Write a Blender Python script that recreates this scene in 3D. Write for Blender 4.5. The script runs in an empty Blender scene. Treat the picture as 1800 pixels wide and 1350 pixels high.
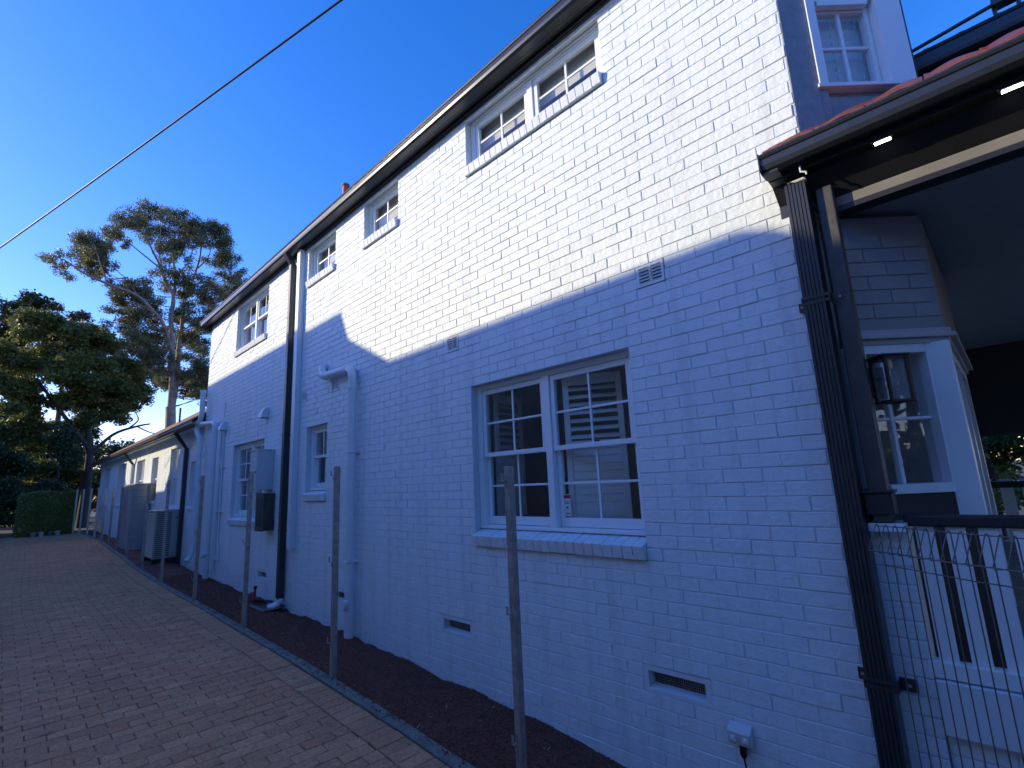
import bpy, bmesh, math, random
import numpy as np
from mathutils import Vector, Matrix
random.seed(7); rng = np.random.default_rng(7)
S = bpy.context.scene
COL = S.collection
ZE = 1.8                      # eye height above datum; code below gives heights relative to eye level
PI = math.pi; R = math.radians

# ------------------------------------------------------------------ camera
YAW, PIT, ROL = 0.7956, 0.1912, -0.0465
_f = Vector((math.sin(YAW)*math.cos(PIT), math.cos(YAW)*math.cos(PIT), math.sin(PIT)))
_r = Vector((math.cos(YAW), -math.sin(YAW), 0)); _u = _r.cross(_f)
CR = _r*math.cos(ROL) + _u*math.sin(ROL); CU = -_r*math.sin(ROL) + _u*math.cos(ROL); CF = _f
cam = bpy.data.cameras.new('camera'); cam.sensor_width = 36; cam.lens = 878.0/1800*36
cam.clip_start = 0.05; cam.clip_end = 2000
co = bpy.data.objects.new('camera', cam); COL.objects.link(co)
m = Matrix.Identity(4)
for i in range(3):
    m[i][0] = CR[i]; m[i][1] = CU[i]; m[i][2] = -CF[i]
m[2][3] = ZE
co.matrix_world = m; S.camera = co
def proj(x, y, z):            # position in a 1800 x 1350 frame, used only to rank pieces by apparent size
    p = Vector((x, y, z)); w = p.dot(CF)
    if w < 0.1: return None
    return (900 + 878*p.dot(CR)/w, 675 - 878*p.dot(CU)/w, w)

# ------------------------------------------------------------------ light
SEL, SAZ = R(20), R(46.5)       # sun: elevation; azimuth off the wall normal, towards +Y
sdir = Vector((-math.cos(SAZ)*math.cos(SEL), math.sin(SAZ)*math.cos(SEL), math.sin(SEL)))
W = bpy.data.worlds.new('World'); S.world = W; W.use_nodes = True
nt = W.node_tree; bg = nt.nodes['Background']
sky = nt.nodes.new('ShaderNodeTexSky'); sky.sky_type = 'NISHITA'; sky.sun_disc = False
sky.sun_elevation = SEL; sky.sun_rotation = -(PI/2-SAZ)
sky.air_density = 1.0; sky.dust_density = 0.3; sky.ozone_density = 1.5
hs = nt.nodes.new('ShaderNodeHueSaturation'); hs.inputs['Saturation'].default_value = 1.44
tn = nt.nodes.new('ShaderNodeMix'); tn.data_type = 'RGBA'; tn.blend_type = 'MULTIPLY'; tn.inputs['Factor'].default_value = 1; tn.inputs['B'].default_value = (0.72, 0.63, 0.97, 1)
nt.links.new(sky.outputs[0], hs.inputs['Color']); nt.links.new(hs.outputs[0], tn.inputs['A']); nt.links.new(tn.outputs['Result'], bg.inputs[0])
bg.inputs[1].default_value = 0.15
sl = bpy.data.lights.new('sun', 'SUN'); sl.energy = 2.0; sl.angle = R(0.53); sl.color = (1, 0.84, 0.53)
so = bpy.data.objects.new('sun', sl); COL.objects.link(so)
so.rotation_euler = sdir.to_track_quat('Z', 'Y').to_euler(); so.location = (-10, 10, 20)
S.view_settings.view_transform = 'Standard'; S.view_settings.look = 'None'
S.view_settings.gamma = 1; S.view_settings.exposure = 1.34
S.render.engine = 'CYCLES'

# ------------------------------------------------------------------ materials
MATS = {}
def mat(name, col, rough=0.6, metal=0.0, var=0.12, vs=6.0, bump=0.0, bs=60.0, col2=None, spec=0.5, attr=False, trans=0.0):
    if name in MATS: return MATS[name]
    M = bpy.data.materials.new(name); M.use_nodes = True; n = M.node_tree.nodes; L = M.node_tree.links
    b = n['Principled BSDF']; b.inputs['Roughness'].default_value = rough; b.inputs['Metallic'].default_value = metal
    b.inputs['Specular IOR Level'].default_value = spec
    g = n.new('ShaderNodeNewGeometry')
    c1 = tuple(col)+(1,)
    c2 = (tuple(col2) if col2 else tuple(min(1, c*(1-var)) for c in col))+(1,)
    nz = n.new('ShaderNodeTexNoise'); nz.inputs['Scale'].default_value = vs; nz.inputs['Detail'].default_value = 6
    nz.inputs['Roughness'].default_value = 0.65
    L.new(g.outputs['Position'], nz.inputs['Vector'])
    rp = n.new('ShaderNodeMapRange'); rp.inputs[1].default_value = 0.3; rp.inputs[2].default_value = 0.7
    L.new(nz.outputs['Fac'], rp.inputs[0])
    mx = n.new('ShaderNodeMix'); mx.data_type = 'RGBA'; mx.inputs['A'].default_value = c1; mx.inputs['B'].default_value = c2
    fac = rp.outputs[0]
    if attr:
        at = n.new('ShaderNodeAttribute'); at.attribute_name = 'tone'
        ad = n.new('ShaderNodeMath'); ad.operation = 'MULTIPLY_ADD'; ad.inputs[1].default_value = 0.35
        L.new(rp.outputs[0], ad.inputs[0]); ml = n.new('ShaderNodeMath'); ml.operation = 'MULTIPLY'; ml.inputs[1].default_value = 0.65
        L.new(at.outputs['Fac'], ml.inputs[0]); L.new(ml.outputs[0], ad.inputs[2]); fac = ad.outputs[0]
    L.new(fac, mx.inputs['Factor']); L.new(mx.outputs['Result'], b.inputs['Base Color'])
    if bump:
        n2 = n.new('ShaderNodeTexNoise'); n2.inputs['Scale'].default_value = bs; n2.inputs['Detail'].default_value = 5
        L.new(g.outputs['Position'], n2.inputs['Vector'])
        bp = n.new('ShaderNodeBump'); bp.inputs['Strength'].default_value = bump; bp.inputs['Distance'].default_value = 0.01
        L.new(n2.outputs['Fac'], bp.inputs['Height']); L.new(bp.outputs[0], b.inputs['Normal'])
    if trans:
        tr = n.new('ShaderNodeBsdfTranslucent'); L.new(mx.outputs['Result'], tr.inputs['Color'])
        ms = n.new('ShaderNodeMixShader'); ms.inputs[0].default_value = trans
        L.new(b.outputs[0], ms.inputs[1]); L.new(tr.outputs[0], ms.inputs[2])
        L.new(ms.outputs[0], n['Material Output'].inputs['Surface'])
    MATS[name] = M; return M

def brick_paint(name, ca, cb, bump=1.0):
    M = bpy.data.materials.new(name); M.use_nodes = True; n = M.node_tree.nodes; L = M.node_tree.links
    b = n['Principled BSDF']; b.inputs['Roughness'].default_value = 0.55; b.inputs['Specular IOR Level'].default_value = 0.3
    g = n.new('ShaderNodeNewGeometry'); at = n.new('ShaderNodeAttribute'); at.attribute_name = 'tone'
    oi = n.new('ShaderNodeObjectInfo')
    ad = n.new('ShaderNodeMath'); L.new(at.outputs['Fac'], ad.inputs[0]); L.new(oi.outputs['Random'], ad.inputs[1])
    fr = n.new('ShaderNodeMath'); fr.operation = 'FRACT'; L.new(ad.outputs[0], fr.inputs[0])
    nz = n.new('ShaderNodeTexNoise'); nz.inputs['Scale'].default_value = 1.3; nz.inputs['Detail'].default_value = 8; nz.inputs['Roughness'].default_value = 0.7
    L.new(g.outputs['Position'], nz.inputs['Vector'])
    a2 = n.new('ShaderNodeMath'); a2.operation = 'MULTIPLY_ADD'; a2.inputs[1].default_value = 0.45; L.new(fr.outputs[0], a2.inputs[0])
    m2 = n.new('ShaderNodeMath'); m2.operation = 'MULTIPLY'; m2.inputs[1].default_value = 0.8; L.new(nz.outputs['Fac'], m2.inputs[0]); L.new(m2.outputs[0], a2.inputs[2])
    mx = n.new('ShaderNodeMix'); mx.data_type = 'RGBA'; mx.inputs['A'].default_value = ca+(1,); mx.inputs['B'].default_value = cb+(1,)
    L.new(a2.outputs[0], mx.inputs['Factor'])
    mp = n.new('ShaderNodeMapping'); mp.inputs['Scale'].default_value = (7, 7, 0.5); L.new(g.outputs['Position'], mp.inputs['Vector'])
    ns_ = n.new('ShaderNodeTexNoise'); ns_.inputs['Scale'].default_value = 1.0; ns_.inputs['Detail'].default_value = 7; ns_.inputs['Roughness'].default_value = 0.7; L.new(mp.outputs[0], ns_.inputs['Vector'])
    sr = n.new('ShaderNodeMapRange'); sr.inputs[1].default_value = 0.48; sr.inputs[2].default_value = 0.8; sr.inputs[3].default_value = 1.0; sr.inputs[4].default_value = 0.80; L.new(ns_.outputs['Fac'], sr.inputs[0])
    sm_ = n.new('ShaderNodeMix'); sm_.data_type = 'RGBA'; sm_.blend_type = 'MULTIPLY'; sm_.inputs['Factor'].default_value = 1
    L.new(mx.outputs['Result'], sm_.inputs['A']); L.new(sr.outputs[0], sm_.inputs['B']); mx = sm_
    # pits: small dark holes in the paint
    vo = n.new('ShaderNodeTexVoronoi'); vo.inputs['Scale'].default_value = 75; L.new(g.outputs['Position'], vo.inputs['Vector'])
    pr = n.new('ShaderNodeMapRange'); pr.inputs[1].default_value = 0.03; pr.inputs[2].default_value = 0.1; L.new(vo.outputs['Distance'], pr.inputs[0])
    n3 = n.new('ShaderNodeTexNoise'); n3.inputs['Scale'].default_value = 3.0; L.new(g.outputs['Position'], n3.inputs['Vector'])
    gt = n.new('ShaderNodeMapRange'); gt.inputs[1].default_value = 0.53; gt.inputs[2].default_value = 0.62; L.new(n3.outputs['Fac'], gt.inputs[0])
    # pit mask = 1-(1-pr)*gt
    iv = n.new('ShaderNodeMath'); iv.operation = 'SUBTRACT'; iv.inputs[0].default_value = 1; L.new(pr.outputs[0], iv.inputs[1])
    pm = n.new('ShaderNodeMath'); pm.operation = 'MULTIPLY'; L.new(iv.outputs[0], pm.inputs[0]); L.new(gt.outputs[0], pm.inputs[1])
    pk = n.new('ShaderNodeMath'); pk.operation = 'MULTIPLY'; pk.inputs[1].default_value = 0.5; L.new(pm.outputs[0], pk.inputs[0])
    dk = n.new('ShaderNodeMix'); dk.data_type = 'RGBA'; dk.inputs['B'].default_value = (0.12, 0.12, 0.12, 1)
    L.new(pk.outputs[0], dk.inputs['Factor']); L.new(mx.outputs['Result'], dk.inputs['A']); L.new(dk.outputs['Result'], b.inputs['Base Color'])
    # relief: broad brush ripple + grain that is stronger on some bricks
    na = n.new('ShaderNodeTexNoise'); na.inputs['Scale'].default_value = 26; na.inputs['Detail'].default_value = 4; L.new(g.outputs['Position'], na.inputs['Vector'])
    nb = n.new('ShaderNodeTexNoise'); nb.inputs['Scale'].default_value = 150; nb.inputs['Detail'].default_value = 3; L.new(g.outputs['Position'], nb.inputs['Vector'])
    pw = n.new('ShaderNodeMath'); pw.operation = 'POWER'; pw.inputs[1].default_value = 3; L.new(fr.outputs[0], pw.inputs[0])
    mb = n.new('ShaderNodeMath'); mb.operation = 'MULTIPLY'; L.new(nb.outputs['Fac'], mb.inputs[0]); L.new(pw.outputs[0], mb.inputs[1])
    sm = n.new('ShaderNodeMath'); sm.operation = 'MULTIPLY_ADD'; sm.inputs[1].default_value = 0.55; L.new(mb.outputs[0], sm.inputs[0]); L.new(na.outputs['Fac'], sm.inputs[2])
    s2 = n.new('ShaderNodeMath'); s2.operation = 'SUBTRACT'; L.new(sm.outputs[0], s2.inputs[0]); L.new(pm.outputs[0], s2.inputs[1])
    bp = n.new('ShaderNodeBump'); bp.inputs['Strength'].default_value = 0.8*bump; bp.inputs['Distance'].default_value = 0.008
    L.new(s2.outputs[0], bp.inputs['Height']); L.new(bp.outputs[0], b.inputs['Normal'])
    MATS[name] = M; return M

def paver_mat():
    M = bpy.data.materials.new('clay_paver'); M.use_nodes = True; n = M.node_tree.nodes; L = M.node_tree.links
    b = n['Principled BSDF']; b.inputs['Roughness'].default_value = 0.75; b.inputs['Specular IOR Level'].default_value = 0.25
    g = n.new('ShaderNodeNewGeometry'); at = n.new('ShaderNodeAttribute'); at.attribute_name = 'tone'; oi = n.new('ShaderNodeObjectInfo')
    ad = n.new('ShaderNodeMath'); L.new(at.outputs['Fac'], ad.inputs[0]); L.new(oi.outputs['Random'], ad.inputs[1])
    fr = n.new('ShaderNodeMath'); fr.operation = 'FRACT'; L.new(ad.outputs[0], fr.inputs[0])
    cr = n.new('ShaderNodeValToRGB'); e = cr.color_ramp.elements
    e[0].position = 0; e[0].color = (0.52, 0.25, 0.13, 1); e[1].position = 1; e[1].color = (0.56, 0.31, 0.165, 1)
    for p, c in ((0.3, (0.62, 0.30, 0.155, 1)), (0.55, (0.66, 0.33, 0.17, 1)), (0.75, (0.68, 0.36, 0.19, 1)), (0.9, (0.60, 0.25, 0.13, 1))):
        x = e.new(p); x.color = c
    L.new(fr.outputs[0], cr.inputs[0])
    nz = n.new('ShaderNodeTexNoise'); nz.inputs['Scale'].default_value = 2.2; nz.inputs['Detail'].default_value = 8; nz.inputs['Roughness'].default_value = 0.7
    L.new(g.outputs['Position'], nz.inputs['Vector'])
    mr = n.new('ShaderNodeMapRange'); mr.inputs[1].default_value = 0.42; mr.inputs[2].default_value = 0.75; mr.inputs[4].default_value = 0.75; L.new(nz.outputs['Fac'], mr.inputs[0])
    mx = n.new('ShaderNodeMix'); mx.data_type = 'RGBA'; mx.inputs['B'].default_value = (0.48, 0.255, 0.135, 1)
    L.new(mr.outputs[0], mx.inputs['Factor']); L.new(cr.outputs[0], mx.inputs['A'])
    n4 = n.new('ShaderNodeTexNoise'); n4.inputs['Scale'].default_value = 5.5; n4.inputs['Detail'].default_value = 4; L.new(g.outputs['Position'], n4.inputs['Vector'])
    s4 = n.new('ShaderNodeMapRange'); s4.inputs[1].default_value = 0.64; s4.inputs[2].default_value = 0.72; s4.inputs[4].default_value = 0.55; L.new(n4.outputs['Fac'], s4.inputs[0])
    x4 = n.new('ShaderNodeMix'); x4.data_type = 'RGBA'; x4.inputs['B'].default_value = (0.12, 0.10, 0.075, 1); L.new(s4.outputs[0], x4.inputs['Factor']); L.new(mx.outputs['Result'], x4.inputs['A']); mx = x4
    n2 = n.new('ShaderNodeTexNoise'); n2.inputs['Scale'].default_value = 45; n2.inputs['Detail'].default_value = 6; L.new(g.outputs['Position'], n2.inputs['Vector'])
    m3 = n.new('ShaderNodeMapRange'); m3.inputs[1].default_value = 0.3; m3.inputs[2].default_value = 0.7; m3.inputs[3].default_value = 0.72; m3.inputs[4].default_value = 1.15; L.new(n2.outputs['Fac'], m3.inputs[0])
    mm = n.new('ShaderNodeMix'); mm.data_type = 'RGBA'; mm.blend_type = 'MULTIPLY'; mm.inputs['Factor'].default_value = 1
    L.new(mx.outputs['Result'], mm.inputs['A']); L.new(m3.outputs[0], mm.inputs['B']); L.new(mm.outputs['Result'], b.inputs['Base Color'])
    bp = n.new('ShaderNodeBump'); bp.inputs['Strength'].default_value = 0.5; bp.inputs['Distance'].default_value = 0.006
    L.new(n2.outputs['Fac'], bp.inputs['Height']); L.new(bp.outputs[0], b.inputs['Normal'])
    MATS['clay_paver'] = M; return M

def glass_mat():
    M = bpy.data.materials.new('window_glass'); M.use_nodes = True; n = M.node_tree.nodes; L = M.node_tree.links
    n.remove(n['Principled BSDF'])
    t = n.new('ShaderNodeBsdfTransparent'); t.inputs[0].default_value = (0.92, 0.94, 0.94, 1)
    gl = n.new('ShaderNodeBsdfGlossy'); gl.inputs['Roughness'].default_value = 0.015; gl.inputs['Color'].default_value = (0.9, 0.95, 1, 1)
    lw_ = n.new('ShaderNodeLayerWeight'); lw_.inputs['Blend'].default_value = 0.5; fz = n.new('ShaderNodeMath'); fz.operation = 'POWER'; fz.inputs[1].default_value = 4.0; L.new(lw_.outputs['Facing'], fz.inputs[0])
    g = n.new('ShaderNodeNewGeometry'); nz = n.new('ShaderNodeTexNoise'); nz.inputs['Scale'].default_value = 2.5
    L.new(g.outputs['Position'], nz.inputs['Vector'])
    bp = n.new('ShaderNodeBump'); bp.inputs['Strength'].default_value = 0.12; bp.inputs['Distance'].default_value = 0.01
    L.new(nz.outputs['Fac'], bp.inputs['Height']); L.new(bp.outputs[0], gl.inputs['Normal'])
    a = n.new('ShaderNodeMath'); a.operation = 'MULTIPLY_ADD'; a.inputs[1].default_value = 0.95; a.inputs[2].default_value = 0.07; L.new(fz.outputs[0], a.inputs[0])
    mx = n.new('ShaderNodeMixShader'); L.new(a.outputs[0], mx.inputs[0]); L.new(t.outputs[0], mx.inputs[1]); L.new(gl.outputs[0], mx.inputs[2])
    L.new(mx.outputs[0], n['Material Output'].inputs['Surface'])
    MATS['window_glass'] = M; return M

def emis(name, col, st):
    M = bpy.data.materials.new(name); M.use_nodes = True; b = M.node_tree.nodes['Principled BSDF']
    b.inputs['Base Color'].default_value = col+(1,); b.inputs['Emission Color'].default_value = col+(1,); b.inputs['Emission Strength'].default_value = st
    return M

WALLC = (0.60, 0.61, 0.635)
M_BRICK = brick_paint('painted_brick', (0.70, 0.775, 0.82), (0.755, 0.825, 0.86))
M_MORTAR = mat('painted_mortar', (0.66, 0.73, 0.775), 0.7, var=0.1, bump=0.4, bs=120)
M_RENDER = mat('painted_render', (0.69, 0.765, 0.81), 0.6, var=0.06, bump=0.3, bs=60)
M_PIPE = mat('painted_pipe', (0.67, 0.745, 0.79), 0.35, var=0.05)
M_WHITE = mat('white_gloss_paint', (0.80, 0.85, 0.87), 0.35, var=0.05, vs=9)
M_CHAR = mat('charcoal_metal', (0.035, 0.037, 0.042), 0.32, 0.0, var=0.25, spec=0.6)
M_GUT = mat('gutter_metal', (0.042, 0.048, 0.058), 0.28, 0.35, var=0.2, spec=0.6)
M_DARK = mat('dark_timber', (0.03, 0.03, 0.034), 0.5, var=0.3, bump=0.15, bs=30)
M_BLACK = mat('black_paint', (0.012, 0.012, 0.014), 0.4)
M_GLASS = glass_mat()
M_ROOM = mat('room_paint', (0.60, 0.57, 0.52), 0.9)
M_SHUT = mat('shutter_white', (0.82, 0.82, 0.80), 0.45)
M_CURT = mat('curtain_cloth', (0.6, 0.58, 0.55), 0.9)
M_GALV = mat('galvanised_steel', (0.46, 0.44, 0.41), 0.5, 0.5, var=0.45, vs=14, bump=0.1, bs=40)
M_GREYBOX = mat('grey_enamel', (0.55, 0.60, 0.64), 0.4, var=0.05)
M_CONC = mat('concrete', (0.27, 0.27, 0.225), 0.9, var=0.5, vs=8, bump=0.6, bs=50)
M_PAVER = paver_mat()
M_SAND = mat('joint_sand', (0.13, 0.085, 0.06), 0.95, var=0.4, bump=0.5)
M_MULCH = mat('bark_mulch', (0.26, 0.085, 0.05), 0.95, col2=(0.10, 0.04, 0.027), vs=70, bump=1.0, bs=90)
M_CHIP = mat('bark_chip', (0.32, 0.10, 0.06), 0.9, col2=(0.09, 0.036, 0.024), vs=20, attr=True)
M_PALE = mat('pale_chip', (0.42, 0.33, 0.24), 0.9)
M_SOIL = mat('soil_and_grass', (0.045, 0.05, 0.025), 0.95, col2=(0.06, 0.045, 0.03), vs=0.8)
M_TILE = mat('terracotta_tile', (0.21, 0.06, 0.05), 0.45, var=0.45, vs=5, bump=0.2, bs=40)
M_OLDT = mat('weathered_tile', (0.15, 0.075, 0.06), 0.7, var=0.5, vs=4, bump=0.3, bs=30)
M_BARK = mat('gum_bark', (0.34, 0.29, 0.25), 0.8, col2=(0.14, 0.11, 0.095), vs=2.5)
M_BARK2 = mat('dark_bark', (0.07, 0.055, 0.045), 0.9, var=0.4)
M_GUM = mat('gum_leaf', (0.20, 0.215, 0.11), 0.45, col2=(0.10, 0.12, 0.062), attr=True, vs=0.6, trans=0.42)
M_DENSE = mat('evergreen_leaf', (0.20, 0.225, 0.065), 0.42, col2=(0.065, 0.09, 0.03), attr=True, vs=0.5, trans=0.55)
M_DARKL = mat('shade_leaf', (0.085, 0.11, 0.035), 0.5, col2=(0.035, 0.052, 0.018), attr=True, vs=0.7, trans=0.18)
M_HEDGE = mat('hedge_leaf', (0.27, 0.31, 0.075), 0.5, col2=(0.14, 0.17, 0.045), attr=True, vs=2, trans=0.18)
M_BROWNL = mat('russet_leaf', (0.15, 0.11, 0.05), 0.5, col2=(0.07, 0.065, 0.03), attr=True, vs=0.5, trans=0.3)
M_NBR = mat('neighbour_bounce', (0.66, 0.58, 0.48), 0.9, var=0.12, vs=3)  # cream picked to bounce fill light onto the shaded wall

# ------------------------------------------------------------------ mesh helpers
class MB:
    def __init__(s): s.v = []; s.f = []; s.t = []; s.sm = []
    def face(s, pts, tone=0.0, smooth=False):
        b = len(s.v); s.v += [tuple(p) for p in pts]; s.f.append(tuple(range(b, b+len(pts)))); s.t.append(tone); s.sm.append(smooth)
    def raw(s, vs, fs, tone=0.0, smooth=False):
        b = len(s.v); s.v += [tuple(p) for p in vs]
        for f in fs: s.f.append(tuple(i+b for i in f)); s.t.append(tone); s.sm.append(smooth)
    def box(s, x0, x1, y0, y1, z0, z1, tone=0.0):
        vs = [(x, y, z) for x in (x0, x1) for y in (y0, y1) for z in (z0, z1)]
        s.raw(vs, [(0,1,3,2), (4,6,7,5), (0,4,5,1), (2,3,7,6), (0,2,6,4), (1,5,7,3)], tone)
        return s
    def obox(s, c, ax, ay, az, tone=0.0):            # oriented box: centre and three half-axis vectors
        c = Vector(c); ax = Vector(ax); ay = Vector(ay); az = Vector(az)
        vs = [c+i*ax+j*ay+k*az for i in (-1,1) for j in (-1,1) for k in (-1,1)]
        s.raw(vs, [(0,1,3,2), (4,6,7,5), (0,4,5,1), (2,3,7,6), (0,2,6,4), (1,5,7,3)], tone); return s
    def prism(s, prof, a, b, axis='y', tone=0.0, smooth=False):   # closed profile in the two other axes, extruded along axis
        n = len(prof)
        def P(p, t): return (p[0], t, p[1]) if axis == 'y' else ((t, p[0], p[1]) if axis == 'x' else (p[0], p[1], t))
        vs = [P(p, a) for p in prof]+[P(p, b) for p in prof]
        fs = [(i, (i+1) % n, n+(i+1) % n, n+i) for i in range(n)]
        s.raw(vs, fs, tone, smooth); s.raw(vs, [tuple(range(n))[::-1], tuple(range(n, 2*n))], tone); return s
    def tube(s, path, r, n=12, cap=True, smooth=True, tone=0.0):
        path = [Vector(p) for p in path]; rs = r if isinstance(r, (list, tuple)) else [r]*len(path)
        rings = []; up = None
        for i, p in enumerate(path):
            d = (path[min(i+1, len(path)-1)]-path[max(i-1, 0)]).normalized()
            if up is None: up = Vector((0,0,1)) if abs(d.z) < .9 else Vector((1,0,0))
            a = d.cross(up)
            if a.length < 1e-4: a = d.orthogonal()
            a.normalize(); b = d.cross(a).normalized(); up = -b if b.dot(up) < 0 else b
            b2 = d.cross(a).normalized()
            rings.append([p+rs[i]*(math.cos(2*PI*k/n)*a+math.sin(2*PI*k/n)*b2) for k in range(n)])
        vs = [q for rg in rings for q in rg]; fs = []
        for i in range(len(rings)-1):
            for k in range(n): fs.append((i*n+k, i*n+(k+1) % n, (i+1)*n+(k+1) % n, (i+1)*n+k))
        s.raw(vs, fs, tone, smooth)
        if cap: s.raw(vs, [tuple(range(n))[::-1], tuple(range((len(rings)-1)*n, len(rings)*n))], tone)
        return s
    def mesh(s, name):
        me = bpy.data.meshes.new(name); me.from_pydata([(x, y, z+ZE) for x, y, z in s.v], [], s.f)
        at = me.attributes.new('tone', 'FLOAT', 'FACE'); at.data.foreach_set('value', np.array(s.t, dtype=np.float32))
        me.polygons.foreach_set('use_smooth', np.array(s.sm, dtype=bool)); me.update()
        return me
    def build(s, name, material, parent=None, bev=0.0, seg=2, kind=None, label=None):
        me = s.mesh(name); me.materials.append(material)
        if True:
            bm = bmesh.new(); bm.from_mesh(me); bmesh.ops.remove_doubles(bm, verts=bm.verts, dist=1e-5) if bev else None
            bmesh.ops.recalc_face_normals(bm, faces=bm.faces); bm.to_mesh(me); bm.free()
        o = bpy.data.objects.new(name, me); COL.objects.link(o)
        if parent is not None: attach(o, parent)
        if bev:
            md = o.modifiers.new('bevel', 'BEVEL'); md.width = bev; md.segments = seg; md.limit_method = 'ANGLE'; md.angle_limit = R(40)
        if kind: o['kind'] = kind
        if label: o['label'] = label
        return o
WORLD0 = {}
def attach(o, parent):
    o.parent = parent
    p = WORLD0.get(parent.name, Vector((0,0,0))); o.location = Vector(o.location) - p
def thing(name, label, cat, base, group=None):
    o = bpy.data.objects.new(name, None); COL.objects.link(o); o.empty_display_size = 0.2
    o.location = (base[0], base[1], base[2]+ZE); WORLD0[o.name] = Vector(o.location)
    o['label'] = label; o['category'] = cat
    if group: o['group'] = group
    return o
def part_empty(name, parent, base=None):
    o = bpy.data.objects.new(name, None); COL.objects.link(o); o.empty_display_size = 0.1
    attach(o, parent); WORLD0[o.name] = Vector((0,0,0)); return o
def tag(o, label, cat, group=None):
    o['label'] = label; o['category'] = cat
    if group: o['group'] = group
    return o
def B(name, mt, parent, boxes, bev=0.0, **k):
    b = MB()
    for q in boxes: b.box(*q)
    return b.build(name, mt, parent, bev, **k)
def arc(p0, corner, p1, n=6):          # smooth bend from p0 to p1 with control point
    p0, c, p1 = Vector(p0), Vector(corner), Vector(p1)
    return [(1-t)**2*p0+2*t*(1-t)*c+t*t*p1 for t in [i/n for i in range(n+1)]]

# ------------------------------------------------------------------ ground levels (the drive falls towards the street)
GY = [-40, -3, 0, 2.5, 3.07, 3.8, 4.72, 6.05, 8.0, 10.15, 14.7, 20, 24.6, 31, 45, 120, 900]
GH = [2.9, 2.2, 2.06, 1.95, 1.912, 1.865, 1.825, 1.785, 1.745, 1.708, 1.651, 1.56, 1.46, 1.39, 1.3, 1.0, 0.8]
def gz(y): return -float(np.interp(y, GY, GH))
KY = [-40, 12, 15, 18, 24, 40]; KX = [2.385, 2.385, 2.44, 2.56, 2.72, 2.78]
def kx(y): return float(np.interp(y, KY, KX))
D = 3.264                                  # plane of the long side wall

g = MB(); ys = [-300, -40, -10, -3, 0, 1.5, 2.5, 3.07, 3.8, 4.72, 6.05, 8, 10.15, 14.7, 20, 24.6, 31, 45, 120, 900]; xs = [-600, -60, -8, 0, 3, 12, 60, 600]
for i in range(len(xs)-1):
    for j in range(len(ys)-1):
        g.face([(xs[i], ys[j], gz(ys[j])-.09), (xs[i+1], ys[j], gz(ys[j])-.09), (xs[i+1], ys[j+1], gz(ys[j+1])-.09), (xs[i], ys[j+1], gz(ys[j+1])-.09)])
o = g.build('ground', M_SOIL, kind='structure')

# driveway: sand bed + pavers
db = MB(); yy = [-6, -3] + list(np.arange(0, 31.01, 0.5))
for a, b in zip(yy[:-1], yy[1:]):
    db.face([(-2.95, a, gz(a)-.012), (kx(a), a, gz(a)-.012), (kx(b), b, gz(b)-.012), (-2.95, b, gz(b)-.012)])
drive = db.build('driveway', M_SAND, kind='structure')
PL, PW, PG = 0.236, 0.121, 0.004
def paver_mesh(l, w, seed):
    rr = random.Random(seed); b = MB(); c = 0.005; j = lambda a: rr.uniform(-a, a)
    x0, x1, y0, y1 = -l/2, l/2, -w/2, w/2
    z = [j(.0012) for _ in range(4)]
    q = [(x0+j(.001), y0+j(.001)), (x1+j(.001), y0+j(.001)), (x1+j(.001), y1+j(.001)), (x0+j(.001), y1+j(.001))]
    bot = [(p[0], p[1], -.035) for p in q]; mid = [(p[0], p[1], -.005) for p in q]
    top = [(p[0]*(1-2*c/l), p[1]*(1-2*c/w), z[i]) for i, p in enumerate(q)]
    vs = bot+mid+top; fs = [(8,9,10,11)]+[(i, (i+1) % 4, 4+(i+1) % 4, 4+i) for i in range(4)]+[(4+i, 4+(i+1) % 4, 8+(i+1) % 4, 8+i) for i in range(4)]
    return vs, fs
pav = []                                   # (x, y, length along x, width along y)
ystep = PW+PG; xstep = PL+PG
r = 0; y = 1.2
while y < 30.9:
    k = kx(y); edge = k-0.252
    off = 0.5*xstep*(r % 2)+random.uniform(-.006, .006); x1 = edge-off-(0.0 if r % 2 == 0 else 0.0)
    if r % 2: pav.append(((edge-.002+x1+.002)/2, y, off-PG, PW))
    x = x1
    while x > -2.8:
        pav.append((x-PG-PL/2+random.uniform(-.0012, .0012), y+random.uniform(-.001, .001), PL, PW)); x -= xstep
    pav.append((k-0.004-PL/2-.006, y, PL, PW))
    y += ystep; r += 1
def score(x, y, z, l, w, n=(0,0,1)):
    p = proj(x, y, z)
    if p is None or not (-20 < p[0] < 1820 and -20 < p[1] < 1370): return 0
    d = Vector((x, y, z)); return l*w*abs(d.normalized().dot(Vector(n)))/d.length_squared
sc = sorted(range(len(pav)), key=lambda i: -score(pav[i][0], pav[i][1], gz(pav[i][1]), pav[i][2], pav[i][3]))
near = set(i for i in sc if abs(pav[i][2]-PL) < 1e-4); near = set([i for i in sc if i in near][:300])
pvar = []
for q in range(8):
    vs, fs = paver_mesh(PL, PW, q); b = MB(); b.raw([(v[0], v[1], v[2]-ZE) for v in vs], fs)
    me = b.mesh('paver'); me.materials.append(M_PAVER); pvar.append(me)
rest = MB()
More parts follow.
